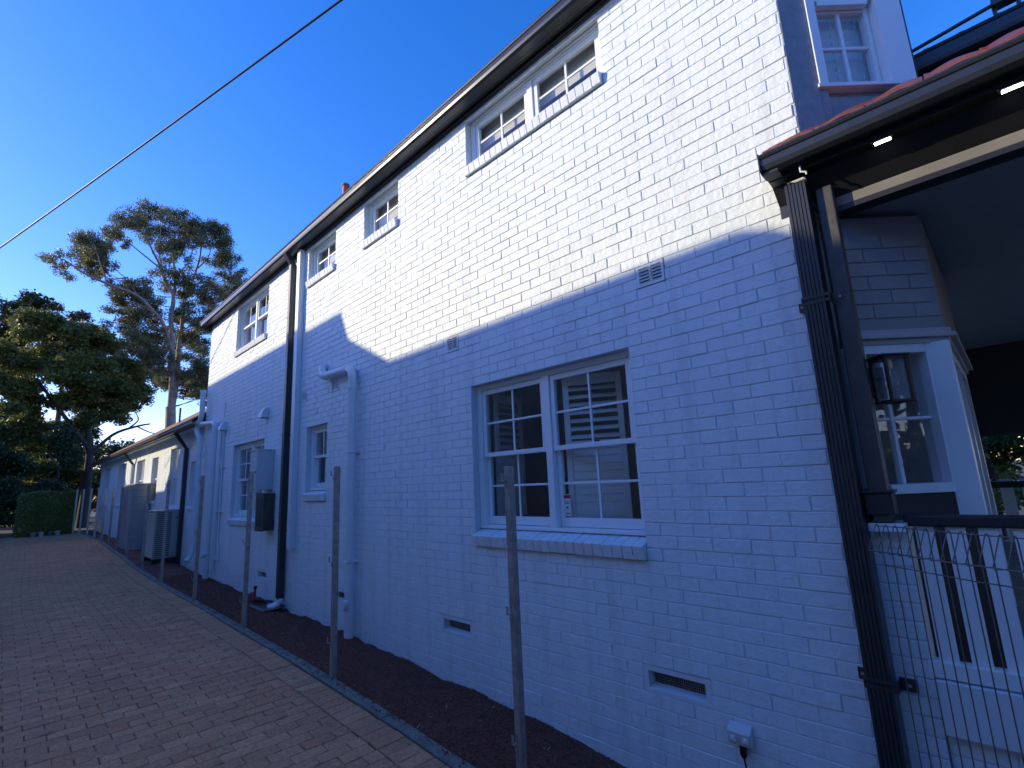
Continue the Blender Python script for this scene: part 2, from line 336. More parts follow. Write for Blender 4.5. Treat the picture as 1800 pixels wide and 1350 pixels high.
for i, (x, y, l, w) in enumerate(pav):
    sl_ = math.atan2(gz(y+.05)-gz(y-.05), .1); dz = random.gauss(0, .0019)+.008*math.sin(x*1.9+y*.8)*math.sin(y*1.3-x*.7); tx, ty = random.gauss(0, .008), random.gauss(0, .013)
    if i in near:
        o = bpy.data.objects.new('paver', random.choice(pvar)); COL.objects.link(o); o.parent = drive
        o.location = (x, y, gz(y)+dz+ZE); o.rotation_euler = (sl_+ty, tx, random.gauss(0, .005))
    elif l > .03:
        vs, fs = paver_mesh(l, w, i)
        mt = Matrix.Translation((x, y, gz(y)+dz)) @ Matrix.Rotation(sl_+ty, 4, 'X') @ Matrix.Rotation(tx, 4, 'Y')
        rest.raw([mt @ Vector(v) for v in vs], fs, random.random())
rest.build('paver_field', M_PAVER, drive, kind='stuff')

# kerb: lengths of concrete edging
kb = None
y = 0.4; first = True
kroot = MB(); kroot.box(kx(5), kx(5)+.08, -3, .38, gz(-1)-.3, gz(0.3)-.03)
kerb = kroot.build('kerb', M_CONC, kind='structure')
while y < 31:
    L = 1.2; b = MB(); e = .012; n = 6
    for q in range(n):
        a0, a1 = y+(L-e)*q/n, y+(L-e)*(q+1)/n
        j0, j1 = 0.004*math.sin(a0*9.1), 0.004*math.sin(a1*9.1)
        X0, X1 = kx(a0)+.002+j0, kx(a1)+.002+j1; Z0, Z1 = gz(a0)+.012, gz(a1)+.012
        b.face([(X0+.008, a0, Z0), (X0+.088, a0, Z0+.004), (X1+.088, a1, Z1+.004), (X1+.008, a1, Z1)])
        b.face([(X0, a0, Z0-.008), (X0+.008, a0, Z0), (X1+.008, a1, Z1), (X1, a1, Z1-.008)])
        b.face([(X0, a0, Z0-.15), (X0, a0, Z0-.008), (X1, a1, Z1-.008), (X1, a1, Z1-.15)])
        b.face([(X0+.088, a0, Z0+.004), (X0+.092, a0, Z0-.15), (X1+.092, a1, Z1-.15), (X1+.088, a1, Z1+.004)])
    b.build('kerb_stone', M_CONC, kerb); y += L

# garden bed with bark mulch
def hsh(x, y): return math.sin(x*12.9+y*7.3)*.5+math.sin(x*31.1-y*17.7+1.3)*.3+math.sin(x*5.1+y*3.1+.7)*.7
def mz(x, y):
    t = (x-kx(y)-.09)/(D-kx(y)-.09)
    return gz(y)-.02+.035*math.sin(PI*min(1, max(0, t)))+.012*hsh(x, y)+(.012*math.sin(y*2.1+1)+.010*math.sin(y*5.3)+.006*math.sin(y*17) if t > .6 else 0)*(max(0, t-.6)/.4)
mb = MB(); ny = 300; nx = 22; vs = []; fs = []
for j in range(ny+1):
    y = -1+32*(j/ny)**1.35
    for i in range(nx+1):
        x = kx(y)+.085+(D+.05-kx(y)-.085)*i/nx; vs.append((x, y, mz(x, y)+random.uniform(-.006, .006)))
for j in range(ny):
    for i in range(nx): a = j*(nx+1)+i; fs.append((a, a+1, a+nx+2, a+nx+1))
mb.raw(vs, fs, 0, True); bed = mb.build('mulch', M_MULCH, kind='stuff')
cb = MB()
for i in range(34000):
    y = 1.6+11.5*random.random()**1.7; x = random.uniform(kx(y)+.095, D-.003)
    if random.random() < .03: x = kx(y)+.085+random.uniform(-.06, .05)
    z = mz(x, y)+random.uniform(.0, .008); L = random.uniform(.007, .026); w = L*random.uniform(.25, .6); a = random.uniform(0, PI)
    d = Vector((math.cos(a), math.sin(a), random.uniform(-.5, .5)))*L*.5; s_ = Vector((-math.sin(a), math.cos(a), random.uniform(-.5, .5)))*w*.5; c = Vector((x, y, z))
    if x < kx(y)+.09: c.z = gz(y)+.02
    u = Vector((0,0,w*.5)); t_ = random.random()
    cb.raw([c-d-s_, c+d-s_, c+d+s_, c-d+s_, c-d*.6+u, c+d*.6+u], [(0,1,5,4), (1,2,5), (2,3,4,5), (3,0,4)], t_)
cb.build('bark_chips', M_CHIP, bed, kind='stuff')
pc = MB()
for i in range(90):
    y = 1.8+8*random.random()**1.5; x = random.uniform(2.5, 3.22); z = mz(x, y)+.012; L = random.uniform(.012, .05); a = random.uniform(0, PI)
    c = Vector((x, y, z)); d = Vector((math.cos(a), math.sin(a), random.uniform(-.3, .3)))*L*.5; s_ = Vector((-math.sin(a), math.cos(a), .3))*.004
    pc.face([c-d-s_, c+d-s_, c+d*.8+s_, c-d+s_])
pc.build('pale_chips', M_PALE, bed, kind='stuff')

# ------------------------------------------------------------------ main house
Z0, CH, ST = 1.4706, 0.086, 0.24
def cz(k): return Z0-CH*k                      # height of bed joint k
YN, YF = 0.61, 13.40                           # near and far corner of the side wall
KT, KB = -30, 43                               # top and bottom courses
house = thing('house', 'two-storey house of white painted brick with charcoal eaves along the driveway', 'house', (6.5, 7, gz(7)))
# openings: y0, y1, z0, z1 ; kind
OPEN = {
 'big':   (1.945, 3.785, cz(24), cz(6)),
 'bath':  (1.950, 3.745, cz(-21), cz(-29.4)),
 'up_a':  (5.115, 5.990, cz(-21), cz(-29.4)),
 'up_b':  (6.860, 7.830, cz(-21), cz(-29.4)),
 'up_c':  (9.630, 11.44, cz(-16), cz(-29)),
 'low_c': (9.490, 11.20, cz(24), cz(6)),
 'low_s': (7.000, 7.700, cz(19), cz(6)),
}
VENT = [(1.585, 1.815), (3.965, 4.170), (6.66, 6.90), (7.72, 7.94)]          # louvred wall vents, courses -1..1
for i, (a, b) in enumerate(VENT): OPEN['v%d' % i] = (a, b, cz(1), cz(-1))
SUB = [(1.62, 2.02), (3.90, 4.305), (6.36, 6.68), (9.13, 9.51)]              # low vents in a rendered patch
for i, (a, b) in enumerate(SUB): OPEN['s%d' % i] = (a-.04, b+.04, cz(34), cz(32))
ops = list(OPEN.values())
# backing wall: cells of a grid that are not openings
e = .003
yc = sorted(set([YN+.002, YF-.002]+[o_[0]-e for o_ in ops]+[o_[1]+e for o_ in ops])); zc = sorted(set([cz(KB), cz(KT)]+[o_[2]-e for o_ in ops]+[o_[3]+e for o_ in ops]))
wb = MB(); XM = D+.0058
def hit(y, z): return any(o_[0]-e < y < o_[1]+e and o_[2]-e < z < o_[3]+e for o_ in ops)
for j in range(len(zc)-1):
    i = 0
    while i < len(yc)-1:
        zm = (zc[j]+zc[j+1])/2
        if hit((yc[i]+yc[i+1])/2, zm): i += 1; continue
        k = i
        while k+1 < len(yc)-1 and not hit((yc[k+1]+yc[k+2])/2, zm): k += 1
        wb.box(XM, D+.24, yc[i], yc[k+1], zc[j], zc[j+1]); i = k+1
wall = wb.build('wall', M_MORTAR, house)

def brick_geo(L, H, rr, T=0.014, c=0.0028):
    """face towards -x at x=0; y 0..L, z 0..H"""
    j = lambda a: rr.uniform(-a, a)
    q = [(j(.001), j(.0012)), (L+j(.001), j(.0012)), (L+j(.001), H+j(.0012)), (j(.001), H+j(.0012))]
    dx = [j(.0008) for _ in range(4)]
    cen = (L/2, H/2)
    bk = [(T, p[0], p[1]) for p in q]; md = [(.004, p[0], p[1]) for p in q]
    fr = [(dx[i], p[0]+(c if p[0] < L/2 else -c), p[1]+(c if p[1] < H/2 else -c)) for i, p in enumerate(q)]
    return bk+md+fr, [(8,9,10,11)]+[(i, (i+1) % 4, 4+(i+1) % 4, 4+i) for i in range(4)]+[(4+i, 4+(i+1) % 4, 8+(i+1) % 4, 8+i) for i in range(4)]
JT = 0.0058
rb = random.Random(3)
bricks = []                                    # (y0, y1, z0, z1)
for k in range(KT, KB):
    z1, z0 = cz(k)-JT/2, cz(k+1)+JT/2
    off = (1.8224 if k % 2 else 1.8224+ST/2); n0 = math.floor((YN-off)/ST)
    y = off+n0*ST
    fill = 0.16 if k < 26 else (0.45 if k < 29 else 0.72)
    while y < YF:
        jy = rb.uniform(-.004, .004)
        a, b = max(y+JT/2, YN), min(y+ST-JT/2, YF); y += ST
        segs = [(a, b)]
        for (oy0, oy1, oz0, oz1) in ops:
            if oz0 < (z0+z1)/2 < oz1:
                ns = []
                for p, q in segs:
                    if oy1 <= p or oy0 >= q: ns.append((p, q)); continue
                    if p < oy0: ns.append((p, oy0))
                    if q > oy1: ns.append((oy1, q))
                segs = ns
        for p, q in segs:
            if q-p < .012: continue
            full = abs(q-p-(ST-JT)) < 1e-6
            if full and rb.random() < fill: q += JT*0.98; full = False
            bricks.append((p, q, z0, z1, full))
order = sorted([i for i, b in enumerate(bricks) if b[4]], key=lambda i: -score(D, (bricks[i][0]+bricks[i][1])/2, (bricks[i][2]+bricks[i][3])/2, ST, CH, (1,0,0)))
single = set(order[:300])
bvar = []
for q in range(8):
    vs, fs = brick_geo(ST-JT, CH-JT, random.Random(q)); b = MB(); b.raw([(v[0], v[1], v[2]-ZE) for v in vs], fs)
    me = b.mesh('brick'); me.materials.append(M_BRICK)
    bm = bmesh.new(); bm.from_mesh(me); bmesh.ops.recalc_face_normals(bm, faces=bm.faces); bm.to_mesh(me); bm.free(); bvar.append(me)
bb = MB()
for i, (p, q, z0, z1, full) in enumerate(bricks):
    dx = rb.gauss(0, .0013)
    if i in single:
        o = bpy.data.objects.new('brick', rb.choice(bvar)); COL.objects.link(o); o.parent = wall
        o.location = (D+dx, p, z0+ZE); o.rotation_euler = (rb.gauss(0, .0035), rb.gauss(0, .006), rb.gauss(0, .0025))
    else:
        vs, fs = brick_geo(q-p, z1-z0, rb); t = rb.gauss(0, .006); u = rb.gauss(0, .003)
        bb.raw([(v[0]+D+dx+t*(v[2]-.04)+u*(v[1]-.1), v[1]+p, v[2]+z0) for v in vs], fs, rb.random())
bb.build('brick_courses', M_BRICK, wall, kind='stuff')

# --- windows
def sill_bricks(w, y0, y1, z0, zt):
    n = max(1, round((y1-y0)/.086)); p = (y1-y0)/n; b = MB()
    prof = [(D-.034, z0+.004), (D-.056, z0+.100), (D+.115, z0+.160), (D+.115, z0+.03)]
    c = .004
    for i in range(n):
        a, q = y0+i*p+.0025, y0+(i+1)*p-.0025; dz = rb.uniform(-.0015, .0015); dx = rb.uniform(-.0015, .0015)
        b = MB(); b.prism([(x+dx, z+dz) for x, z in prof], a, q)
        b.build('sill_brick', M_BRICK, w, bev=.004)
    B('sill_bed', M_MORTAR, w, [(D-.022, D+.11, y0+.002, y1-.002, z0+.006, z0+.05)])
def rail_frame(name, mt, par, x0, x1, y0, y1, z0, z1, st, tr, br, bev=.003):
    return B(name, mt, par, [(x0, x1, y0, y0+st, z0, z1), (x0, x1, y1-st, y1, z0, z1), (x0, x1, y0+st, y1-st, z0, z0+br), (x0, x1, y0+st, y1-st, z1-tr, z1)], bev)
def glazed(par, x0, x1, y0, y1, z0, z1, cols, rows, bar=.02):
    xm = (x0+x1)/2
    for i in range(1, cols):
        yy_ = y0+(y1-y0)*i/cols; B('glazing_bar', M_WHITE, par, [(x0+.004, x1-.004, yy_-bar/2, yy_+bar/2, z0-.004, z1+.004)], .003)
    for j in range(1, rows):
        zz_ = z0+(z1-z0)*j/rows
        for i in range(cols):
            a = y0+(y1-y0)*i/cols+(bar/2 if i else -.004); b = y0+(y1-y0)*(i+1)/cols-(bar/2 if i < cols-1 else -.004)
            B('glazing_bar', M_WHITE, par, [(x0+.006, x1-.006, a, b, zz_-bar/2, zz_+bar/2)], .003)
    for i in range(cols):
        for j in range(rows):
            a, b = y0+(y1-y0)*i/cols, y0+(y1-y0)*(i+1)/cols; c, d = z0+(z1-z0)*j/rows, z0+(z1-z0)*(j+1)/rows
            t = rb.gauss(0, .0012)
            m_ = MB(); m_.face([(xm-t, a-.004, c-.004), (xm-t, b+.004, c-.004), (xm+t, b+.004, d+.004), (xm+t, a-.004, d+.004)]); m_.build('pane', M_GLASS, par)
def window(key, halves, cols, hung, rows=(2, 2), rail=.05):
    y0, y1, z0, z1 = OPEN[key]; xf = D+.088
    zb = z0+.158
    # outer frame with mullion and timber sill
    bx = [(xf, xf+.11, y0, y0+.055, zb+.03, z1), (xf, xf+.11, y1-.055, y1, zb+.03, z1), (xf, xf+.11, y0+.055, y1-.055, z1-.045, z1),
          (xf-.022, xf+.11, y0+.004, y1-.004, zb, zb+.03)]
    W_ = (y1-y0); ms = []
    if halves == 2: ms = [(y0+y1)/2]; bx.append((xf-.004, xf+.11, ms[0]-.035, ms[0]+.035, zb+.03, z1-.045))
    w = B('window', M_WHITE, house, bx, .004)
    lip = [(xf-.012, xf+.002, y0+.002, y0+.022, zb+.03, z1-.002), (xf-.012, xf+.002, y1-.022, y1-.002, zb+.03, z1-.002), (xf-.012, xf+.002, y0+.022, y1-.022, z1-.022, z1-.002)]
    B('architrave', M_WHITE, w, lip, .003)
    sill_bricks(w, y0, y1, z0, zb)
    ed = [y0+.055]+[q for mm_ in ms for q in (mm_-.035, mm_+.035)]+[y1-.055]
    for h in range(halves):
        a, b = ed[2*h]+.004, ed[2*h+1]-.004
        zl, zu = zb+.034, z1-.049
        if hung:
            zm = (zl+.07+zu-.05)/2 if key != 'low_s' else (zl+zu)/2+.03
            rail_frame('sash', M_WHITE, w, xf+.014, xf+.05, a, b, zm-.022, zu, .042, .045, .04)
            glazed(w, xf+.02, xf+.044, a+.042, b-.042, zm+.018, zu-.045, cols, rows[1])
            rail_frame('sash', M_WHITE, w, xf+.054, xf+.09, a, b, zl, zm+.02, .042, .04, .075)
            glazed(w, xf+.06, xf+.084, a+.042, b-.042, zl+.075, zm-.02, cols, rows[0])
            B('sash_lock', M_DARK, w, [(xf+.048, xf+.075, (a+b)/2-.03, (a+b)/2+.03, zm+.02, zm+.035)])
        else:
            rail_frame('sash', M_WHITE, w, xf+.014, xf+.054, a, b, zl, zu, rail, rail, rail)
            glazed(w, xf+.022, xf+.048, a+rail, b-rail, zl+rail, zu-rail, cols, rows[0], .024)
    return w
window('big', 2, 2, True); window('bath', 2, 2, False); window('up_a', 1, 2, False); window('up_b', 1, 2, False)
window('up_c', 2, 2, True, (1, 1)); window('low_c', 2, 2, True); window('low_s', 1, 2, True, (1, 1))
# rooms behind the glass
def room(y0, y1, z0, z1, depth=3.0):
    b = MB(); x0, x1 = D+.245, D+.245+depth
    b.face([(x1, y0, z0), (x1, y1, z0), (x1, y1, z1), (x1, y0, z1)]); b.face([(x0, y0, z0), (x1, y0, z0), (x1, y0, z1), (x0, y0, z1)])
    b.face([(x0, y1, z0), (x1, y1, z0), (x1, y1, z1), (x0, y1, z1)]); b.face([(x0, y0, z0), (x1, y0, z0), (x1, y1, z0), (x0, y1, z0)]); b.face([(x0, y0, z1), (x1, y0, z1), (x1, y1, z1), (x0, y1, z1)])
    b.build('room', M_ROOM, house)
room(1.2, 6.4, -1.2, 1.35); room(6.45, 9.0, -1.2, 1.35, 2); room(9.05, 13.1, -1.2, 1.35)
room(1.2, 4.6, 2.0, 4.04); room(4.7, 6.4, 2.0, 4.04, 2); room(6.45, 9.0, 2.0, 4.04, 2); room(9.05, 13.1, 1.9, 4.04)
def shutter(p, d, w, z0, z1, tilt=0.9, lou=.055, zmid=None):
    """plantation shutter panel standing from point p along unit direction d (x,y)"""
    d = Vector((d[0], d[1], 0)).normalized(); n = Vector((-d.y, d.x, 0)); p = Vector((p[0], p[1], 0)); st = .05; b = MB()
    def bar(s0, s1, a, c): b.obox(p+d*(s0+s1)/2+Vector((0,0,(a+c)/2)), d*(s1-s0)/2, n*.014, Vector((0,0,(c-a)/2)))
    bar(0, st, z0, z1); bar(w-st, w, z0, z1); bar(st, w-st, z0, z0+.09); bar(st, w-st, z1-.09, z1)
    zm = zmid if zmid else (z0+z1)/2; bar(st, w-st, zm-.035, zm+.035)
    sh = b.build('shutter', M_SHUT, house, .003)
    for lo, hi, tl in ((z0+.09, zm-.035, .12), (zm+.035, z1-.09, tilt)):
        k = int((hi-lo)/lou)
        for i in range(k):
            z = lo+(i+.5)*(hi-lo)/k; c = p+d*w/2+Vector((0,0,z))
            q = MB(); q.obox(c, d*(w/2-st-.002), (n*math.sin(tl)+Vector((0,0,1))*math.cos(tl))*lou*.52, (n*math.cos(tl)-Vector((0,0,1))*math.sin(tl))*.004)
            q.build('louvre', M_SHUT, sh)
shutter((D+.27, 3.74), (1, .10), .46, -.36, .90, 1.0, .062, .28)
shutter((D+.205, 2.77), (.48, -.88), .52, -.36, .90, 1.0, .062, .28)
def curtain(y0, y1, z0, z1, x=D+.30):
    b = MB(); n = int((y1-y0)/.02); vs = []; fs = []
    for i in range(n+1):
        yy_ = y0+(y1-y0)*i/n; xx = x+.02*math.sin(yy_*62)+.01*math.sin(yy_*23)
        vs += [(xx, yy_, z0), (xx, yy_, z1)]
    for i in range(n): fs.append((2*i, 2*i+2, 2*i+3, 2*i+1))
    b.raw(vs, fs, 0, True); b.build('curtain', M_CURT, house)
curtain(9.55, 9.95, 2.9, 3.95); curtain(11.0, 11.42, 2.9, 3.95); curtain(9.5, 11.2, -.45, .9, D+.36); curtain(7.0, 7.7, -.1, .9)

for (a_, b_, c_, d_) in ((1.95, 3.75, 3.72, 4.02), (5.1, 6.0, 3.66, 4.02), (6.85, 7.85, 3.66, 4.02)):
    B('blind', mat('blind_grey', (.62, .62, .60), .8), house, [(D+.225, D+.23, a_, b_, c_, d_)])
# --- wall vents
def wall_vent(y0, y1, z0, z1):
    b = MB(); f = .022
    v = B('air_vent', M_BRICK, house, [(D-.004, D+.03, y0+.003, y0+f, z0+.004, z1-.004), (D-.004, D+.03, y1-f, y1-.003, z0+.004, z1-.004), (D-.004, D+.03, y0+f, y1-f, z0+.004, z0+f), (D-.004, D+.03, y0+f, y1-f, z1-f, z1-.004),
        (D-.002, D+.03, (y0+y1)/2-.008, (y0+y1)/2+.008, z0+f, z1-f)], .002)
    B('vent_back', M_BLACK, v, [(D+.05, D+.06, y0-.01, y1+.01, z0-.01, z1+.01)])
    n = 5
    for i in range(n):
        z = z0+f+(z1-z0-2*f)*(i+.5)/n
        q = MB(); q.obox((D+.012, (y0+y1)/2, z), (.016, 0, .006), (0, (y1-y0)/2-f+.004, 0), (-.003, 0, .0065)); q.build('vent_slat', M_BRICK, v)
for (a, b_) in VENT: wall_vent(a, b_, cz(1), cz(-1))
def sub_vent(y0, y1):
    zt, zb = -1.316, -1.412; a, b = y0-.04, y1+.04; lo, hi = cz(34), cz(32)
    p = B('subfloor_vent', M_RENDER, house, [(D+.001, D+.09, a+.001, y0, lo+.001, hi-.001), (D+.001, D+.09, y1, b-.001, lo+.001, hi-.001), (D+.001, D+.09, y0, y1, zt, hi-.001)], .002)
    q = MB(); q.prism([(D+.001, lo+.001), (D+.001, zb-.014), (D+.075, zb+.004), (D+.09, lo+.001)], y0, y1); q.build('vent_ledge', M_RENDER, p)
    B('vent_back', M_BLACK, p, [(D+.11, D+.12, a, b, lo, hi)])
    q = MB(); n = int((y1-y0)/.014)
    for i in range(n+1): yy_ = y0+(y1-y0)*i/n; q.box(D+.076, D+.079, yy_-.0016, yy_+.0016, zb, zt)
    for i in range(7): z = zb+(zt-zb)*i/6; q.box(D+.0745, D+.0775, y0, y1, z-.0016, z+.0016)
    q.build('mesh_grille', M_GALV, p, kind='stuff')
for (a, b_) in SUB: sub_vent(a, b_)

# --- eaves: soffit, fascia, quad gutter, roof
def quad_gutter(name, par, x, y0, y1, zb, h=.125, w=.115, axis='y', mt=M_GUT):
    # x = outer face; opens upwards; towards +x is the fascia. thin folded sheet profile
    t = .004
    o_ = [(x+w, zb+h*.9), (x+w, zb+.004), (x+w-.012, zb), (x+.035, zb), (x+.012, zb+.018), (x+.004, zb+.045), (x+.004, zb+h-.034), (x-.004, zb+h-.028), (x-.010, zb+h-.014), (x-.006, zb+h-.002), (x+.004, zb+h), (x+.012, zb+h-.006)]
    i_ = [(x+.011, zb+h-.012), (x+.009, zb+h-.034), (x+.009, zb+.046), (x+.017, zb+.021), (x+.037, zb+.005), (x+w-.014, zb+.005), (x+w-.005, zb+.009), (x+w-.005, zb+h*.9)]
    b = MB(); b.prism(o_+i_, y0, y1, axis); return b.build(name, mt, par)
B('soffit', M_BLACK, house, [(3.135, D+.2, .30, 13.50, cz(KT)+.004, cz(KT)+.022)])
B('eave_moulding', M_CHAR, house, [(D-.035, D-.0, .62, 13.40, cz(KT)-.03, cz(KT)+.002), (D-.018, D, .62, 13.40, cz(KT)-.048, cz(KT)-.0305)], .004)
B('fascia', M_CHAR, house, [(3.150, 3.172, .30, 13.52, cz(KT)-.012, 4.20)])
gt_ = quad_gutter('gutter', house, 3.032, .28, 13.54, 4.025)
q = MB(); q.prism([(3.02, 4.02), (3.02, 4.155), (3.15, 4.155), (3.15, 4.02)], 13.541, 13.548); q.build('gutter_end', M_GUT, gt_)
q = MB(); q.prism([(3.05, 4.03), (3.19, 3.93), (3.26, 3.93), (3.26, 4.06), (3.05, 4.06)], 13.44, 13.50); q.build('eave_return', M_CHAR, house)
pt = math.tan(R(28))
q = MB(); xa, xb, ya, yb = 3.08, 11.3, .2, 13.6; ze = 4.17; xm = (xa+xb)/2; zr = ze+(xm-xa)*pt; dd = xm-xa
for th in (0, -.05):
    A, Bq, C, Dq = (xa, ya, ze+th), (xb, ya, ze+th), (xb, yb, ze+th), (xa, yb, ze+th); r1, r2 = (xm, ya+dd, zr+th), (xm, yb-dd, zr+th)
    q.face([A, Bq, r1]); q.face([Bq, C, r2, r1]); q.face([C, Dq, r2]); q.face([Dq, A, r1, r2])
q.build('roof', M_TILE, house)
q = MB(); q.tube([(3.60, 7.25, 4.1), (3.60, 7.25, 5.02)], .052, 16); q.tube([(3.60, 7.25, 5.02), (3.60, 7.25, 5.05), (3.60, 7.25, 5.06)], [.064, .064, .05], 16)
q.build('roof_vent_pipe', mat('red_oxide_pipe', (0.36, 0.10, 0.06), .6), house)
# remaining walls of the house (rear, far side, front)
B('rear_wall', M_RENDER, house, [(D+.24, 11.1, YF-.22, YF-.002, cz(KB), cz(KT))])
B('side_wall', M_RENDER, house, [(10.9, 11.1, .9, YF-.22, cz(KB), cz(KT))])

# --- canted bay at the front corner (both storeys)
c45 = math.sqrt(.5); BD = Vector((c45, -c45, 0)); BN = Vector((-c45, -c45, 0)); BP = Vector((D, YN, 0))
def bp(s, n, z): v = BP+BD*s+BN*n; return Vector((v.x, v.y, z))
def bbox_(b, s0, s1, n0, n1, z0, z1): b.obox(bp((s0+s1)/2, (n0+n1)/2, (z0+z1)/2), BD*(s1-s0)/2, BN*(n1-n0)/2, Vector((0,0,(z1-z0)/2)))
M_BAYP = mat('bay_boarding', (0.30, 0.31, 0.34), .6, var=.25, vs=14, bump=.5, bs=40)
def BB(name, mt, par, boxes, bev=.003):
    b = MB()
    for q_ in boxes: bbox_(b, *q_)
    return b.build(name, mt, par, bev)
ub = BB('upper_bay', M_BAYP, house, [(.004, .18, -.2, 0, 1.53, cz(KT)), (.18, .80, -.2, -.05, 1.53, 2.345), (.18, .80, -.2, 0, 3.60, cz(KT))])
BB('bay_panel', M_BAYP, ub, [(.24, .74, -.05, -.03, 2.12, 2.30), (.18, .24, -.05, -.012, 1.85, 2.345), (.74, .80, -.05, -.012, 1.85, 2.345)])
uw = BB('bay_window', M_WHITE, house, [(.18, .238, -.12, .012, 2.37, 3.6), (.635, .80, -.12, .012, 2.37, 3.6), (.17, .80, -.12, .014, 2.345, 2.37), (.238, .635, -.12, .012, 3.55, 3.6)])
BB('sash', M_WHITE, uw, [(.24, .27, -.10, -.05, 2.375, 3.0), (.60, .632, -.10, -.05, 2.375, 3.0), (.27, .60, -.10, -.05, 2.375, 2.42), (.27, .60, -.10, -.05, 2.955, 3.0)])
BB('sash', M_WHITE, uw, [(.24, .27, -.045, -.005, 3.0, 3.55), (.60, .632, -.045, -.005, 3.0, 3.55), (.27, .60, -.045, -.005, 2.97, 3.02), (.27, .60, -.045, -.005, 3.5, 3.55)])
for s_, a, b_ in ((.435, 2.42, 2.955), (.435, 3.02, 3.5)): BB('glazing_bar', M_WHITE, uw, [(s_-.011, s_+.011, -.09, -.06, a, b_)] if a < 2.9 else [(s_-.011, s_+.011, -.04, -.012, a, b_)])
BB('glazing_bar', M_WHITE, uw, [(.27, .424, -.088, -.062, 2.68, 2.70)]); BB('glazing_bar', M_WHITE, uw, [(.446, .60, -.088, -.062, 2.68, 2.70)])
BB('glazing_bar', M_WHITE, uw, [(.27, .424, -.038, -.014, 3.25, 3.27)]); BB('glazing_bar', M_WHITE, uw, [(.446, .60, -.038, -.014, 3.25, 3.27)])
for (a, b_, c, d, n_) in ((.268, .426, 2.41, 2.69, -.075), (.444, .602, 2.41, 2.69, -.075), (.268, .426, 2.69, 2.96, -.075), (.444, .602, 2.69, 2.96, -.075), (.268, .426, 3.01, 3.26, -.025), (.444, .602, 3.01, 3.26, -.025), (.268, .426, 3.26, 3.51, -.025), (.444, .602, 3.26, 3.51, -.025)):
    q = MB(); q.face([bp(a, n_, c), bp(b_, n_, c), bp(b_, n_, d), bp(a, n_, d)]); q.build('pane', M_GLASS, uw)
sh = BB('shutter', M_SHUT, house, [(.17, .275, -.17, -.145, 2.30, 3.60), (.605, .70, -.17, -.145, 2.30, 3.60), (.43, .45, -.17, -.146, 2.30, 3.60)])
for i in range(18):
    z = 2.40+i*.064; q = MB(); q.obox(bp(.433, -.157, z+.03), BD*.187, (BN*.35+Vector((0,0,1))*.94)*.034, (BN*.94-Vector((0,0,1))*.35)*.004); q.build('louvre', M_SHUT, sh)
BB('bay_lining', M_SHUT, house, [(-.05, .76, -.26, -.21, 1.55, 4.0)])
cx, cy = bp(.80, 0, 0).x, bp(.80, 0, 0).y
B('upper_bay_front', M_DARK, house, [(cx+.012, cx+1.9, cy+.012, cy+.2, 1.53, cz(KT))], .004)
B('bay_corner_board', M_DARK, house, [(cx+.20, cx+.30, cy-.012, cy+.012, 1.8, cz(KT))], .004)
# ground-floor bay under the verandah: painted bricks over a timber window
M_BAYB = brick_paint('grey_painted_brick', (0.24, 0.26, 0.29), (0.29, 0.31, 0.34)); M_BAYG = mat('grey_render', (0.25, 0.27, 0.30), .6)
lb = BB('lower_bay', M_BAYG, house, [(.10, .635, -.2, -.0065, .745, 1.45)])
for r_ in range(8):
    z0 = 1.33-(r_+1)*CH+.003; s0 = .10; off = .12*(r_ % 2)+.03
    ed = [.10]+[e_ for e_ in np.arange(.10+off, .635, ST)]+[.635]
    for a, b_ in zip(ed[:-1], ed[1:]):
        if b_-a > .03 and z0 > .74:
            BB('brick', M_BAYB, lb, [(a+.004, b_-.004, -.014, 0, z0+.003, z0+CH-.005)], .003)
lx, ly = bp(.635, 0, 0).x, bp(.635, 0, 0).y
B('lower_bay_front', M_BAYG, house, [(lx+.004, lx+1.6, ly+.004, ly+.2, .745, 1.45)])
q = MB()                                         # cornice moulding round the bay
for (n0, n1, z0, z1) in ((0, .018, .715, .745), (0, .035, .69, .715), (-.02, .01, .66, .69)):
    bbox_(q, .08, .635, n0-.05, n1, z0, z1); q.box(lx-.01, lx+1.6, ly-n1*1.2-.004, ly+.05, z0, z1)
q.build('bay_cornice', mat('grey_cornice', (.42, .44, .47), .5), house, .004)
lw = BB('bay_window', M_WHITE, house, [(.06, .155, -.12, 0, -.165, .66), (.50, .60, -.12, 0, -.165, .66), (.155, .50, -.12, 0, .61, .66), (.155, .50, -.12, .012, -.165, -.115)])
B('bay_post', M_WHITE, lw, [(lx-.09, lx+.02, ly-.012, ly+.10, -.30, .66)], .006)
BB('glazing_bar', M_WHITE, lw, [(.262, .282, -.08, -.04, -.115, .61)])
for a, b_ in ((.155, .262), (.282, .50)): BB('glazing_bar', M_WHITE, lw, [(a, b_, -.078, -.045, .235, .252)])
for a, b_, c, d in ((.15, .272, .244, .62), (.272, .505, .244, .62), (.15, .272, -.12, .244), (.272, .505, -.12, .244)):
    q = MB(); q.face([bp(a, -.06, c), bp(b_, -.06, c), bp(b_, -.06, d), bp(a, -.06, d)]); q.build('pane', M_GLASS, lw)
fw = B('front_window', M_WHITE, house, [(lx+.05, lx+.14, ly, ly+.1, -1.05, .66), (lx+.75, lx+.85, ly, ly+.1, -1.05, .66), (lx+1.5, lx+1.6, ly, ly+.1, -1.05, .66), (lx+.14, lx+.75, ly, ly+.1, .60, .66), (lx+.85, lx+1.5, ly, ly+.1, .60, .66)], .004)
B('window_apron', M_DARK, house, [(lx+.14, lx+.75, ly+.02, ly+.08, -1.05, -.15), (lx+.85, lx+1.5, ly+.02, ly+.08, -1.05, -.15)])
BB('window_apron', M_DARK, house, [(.06, .62, -.12, -.005, -1.05, -.166)])
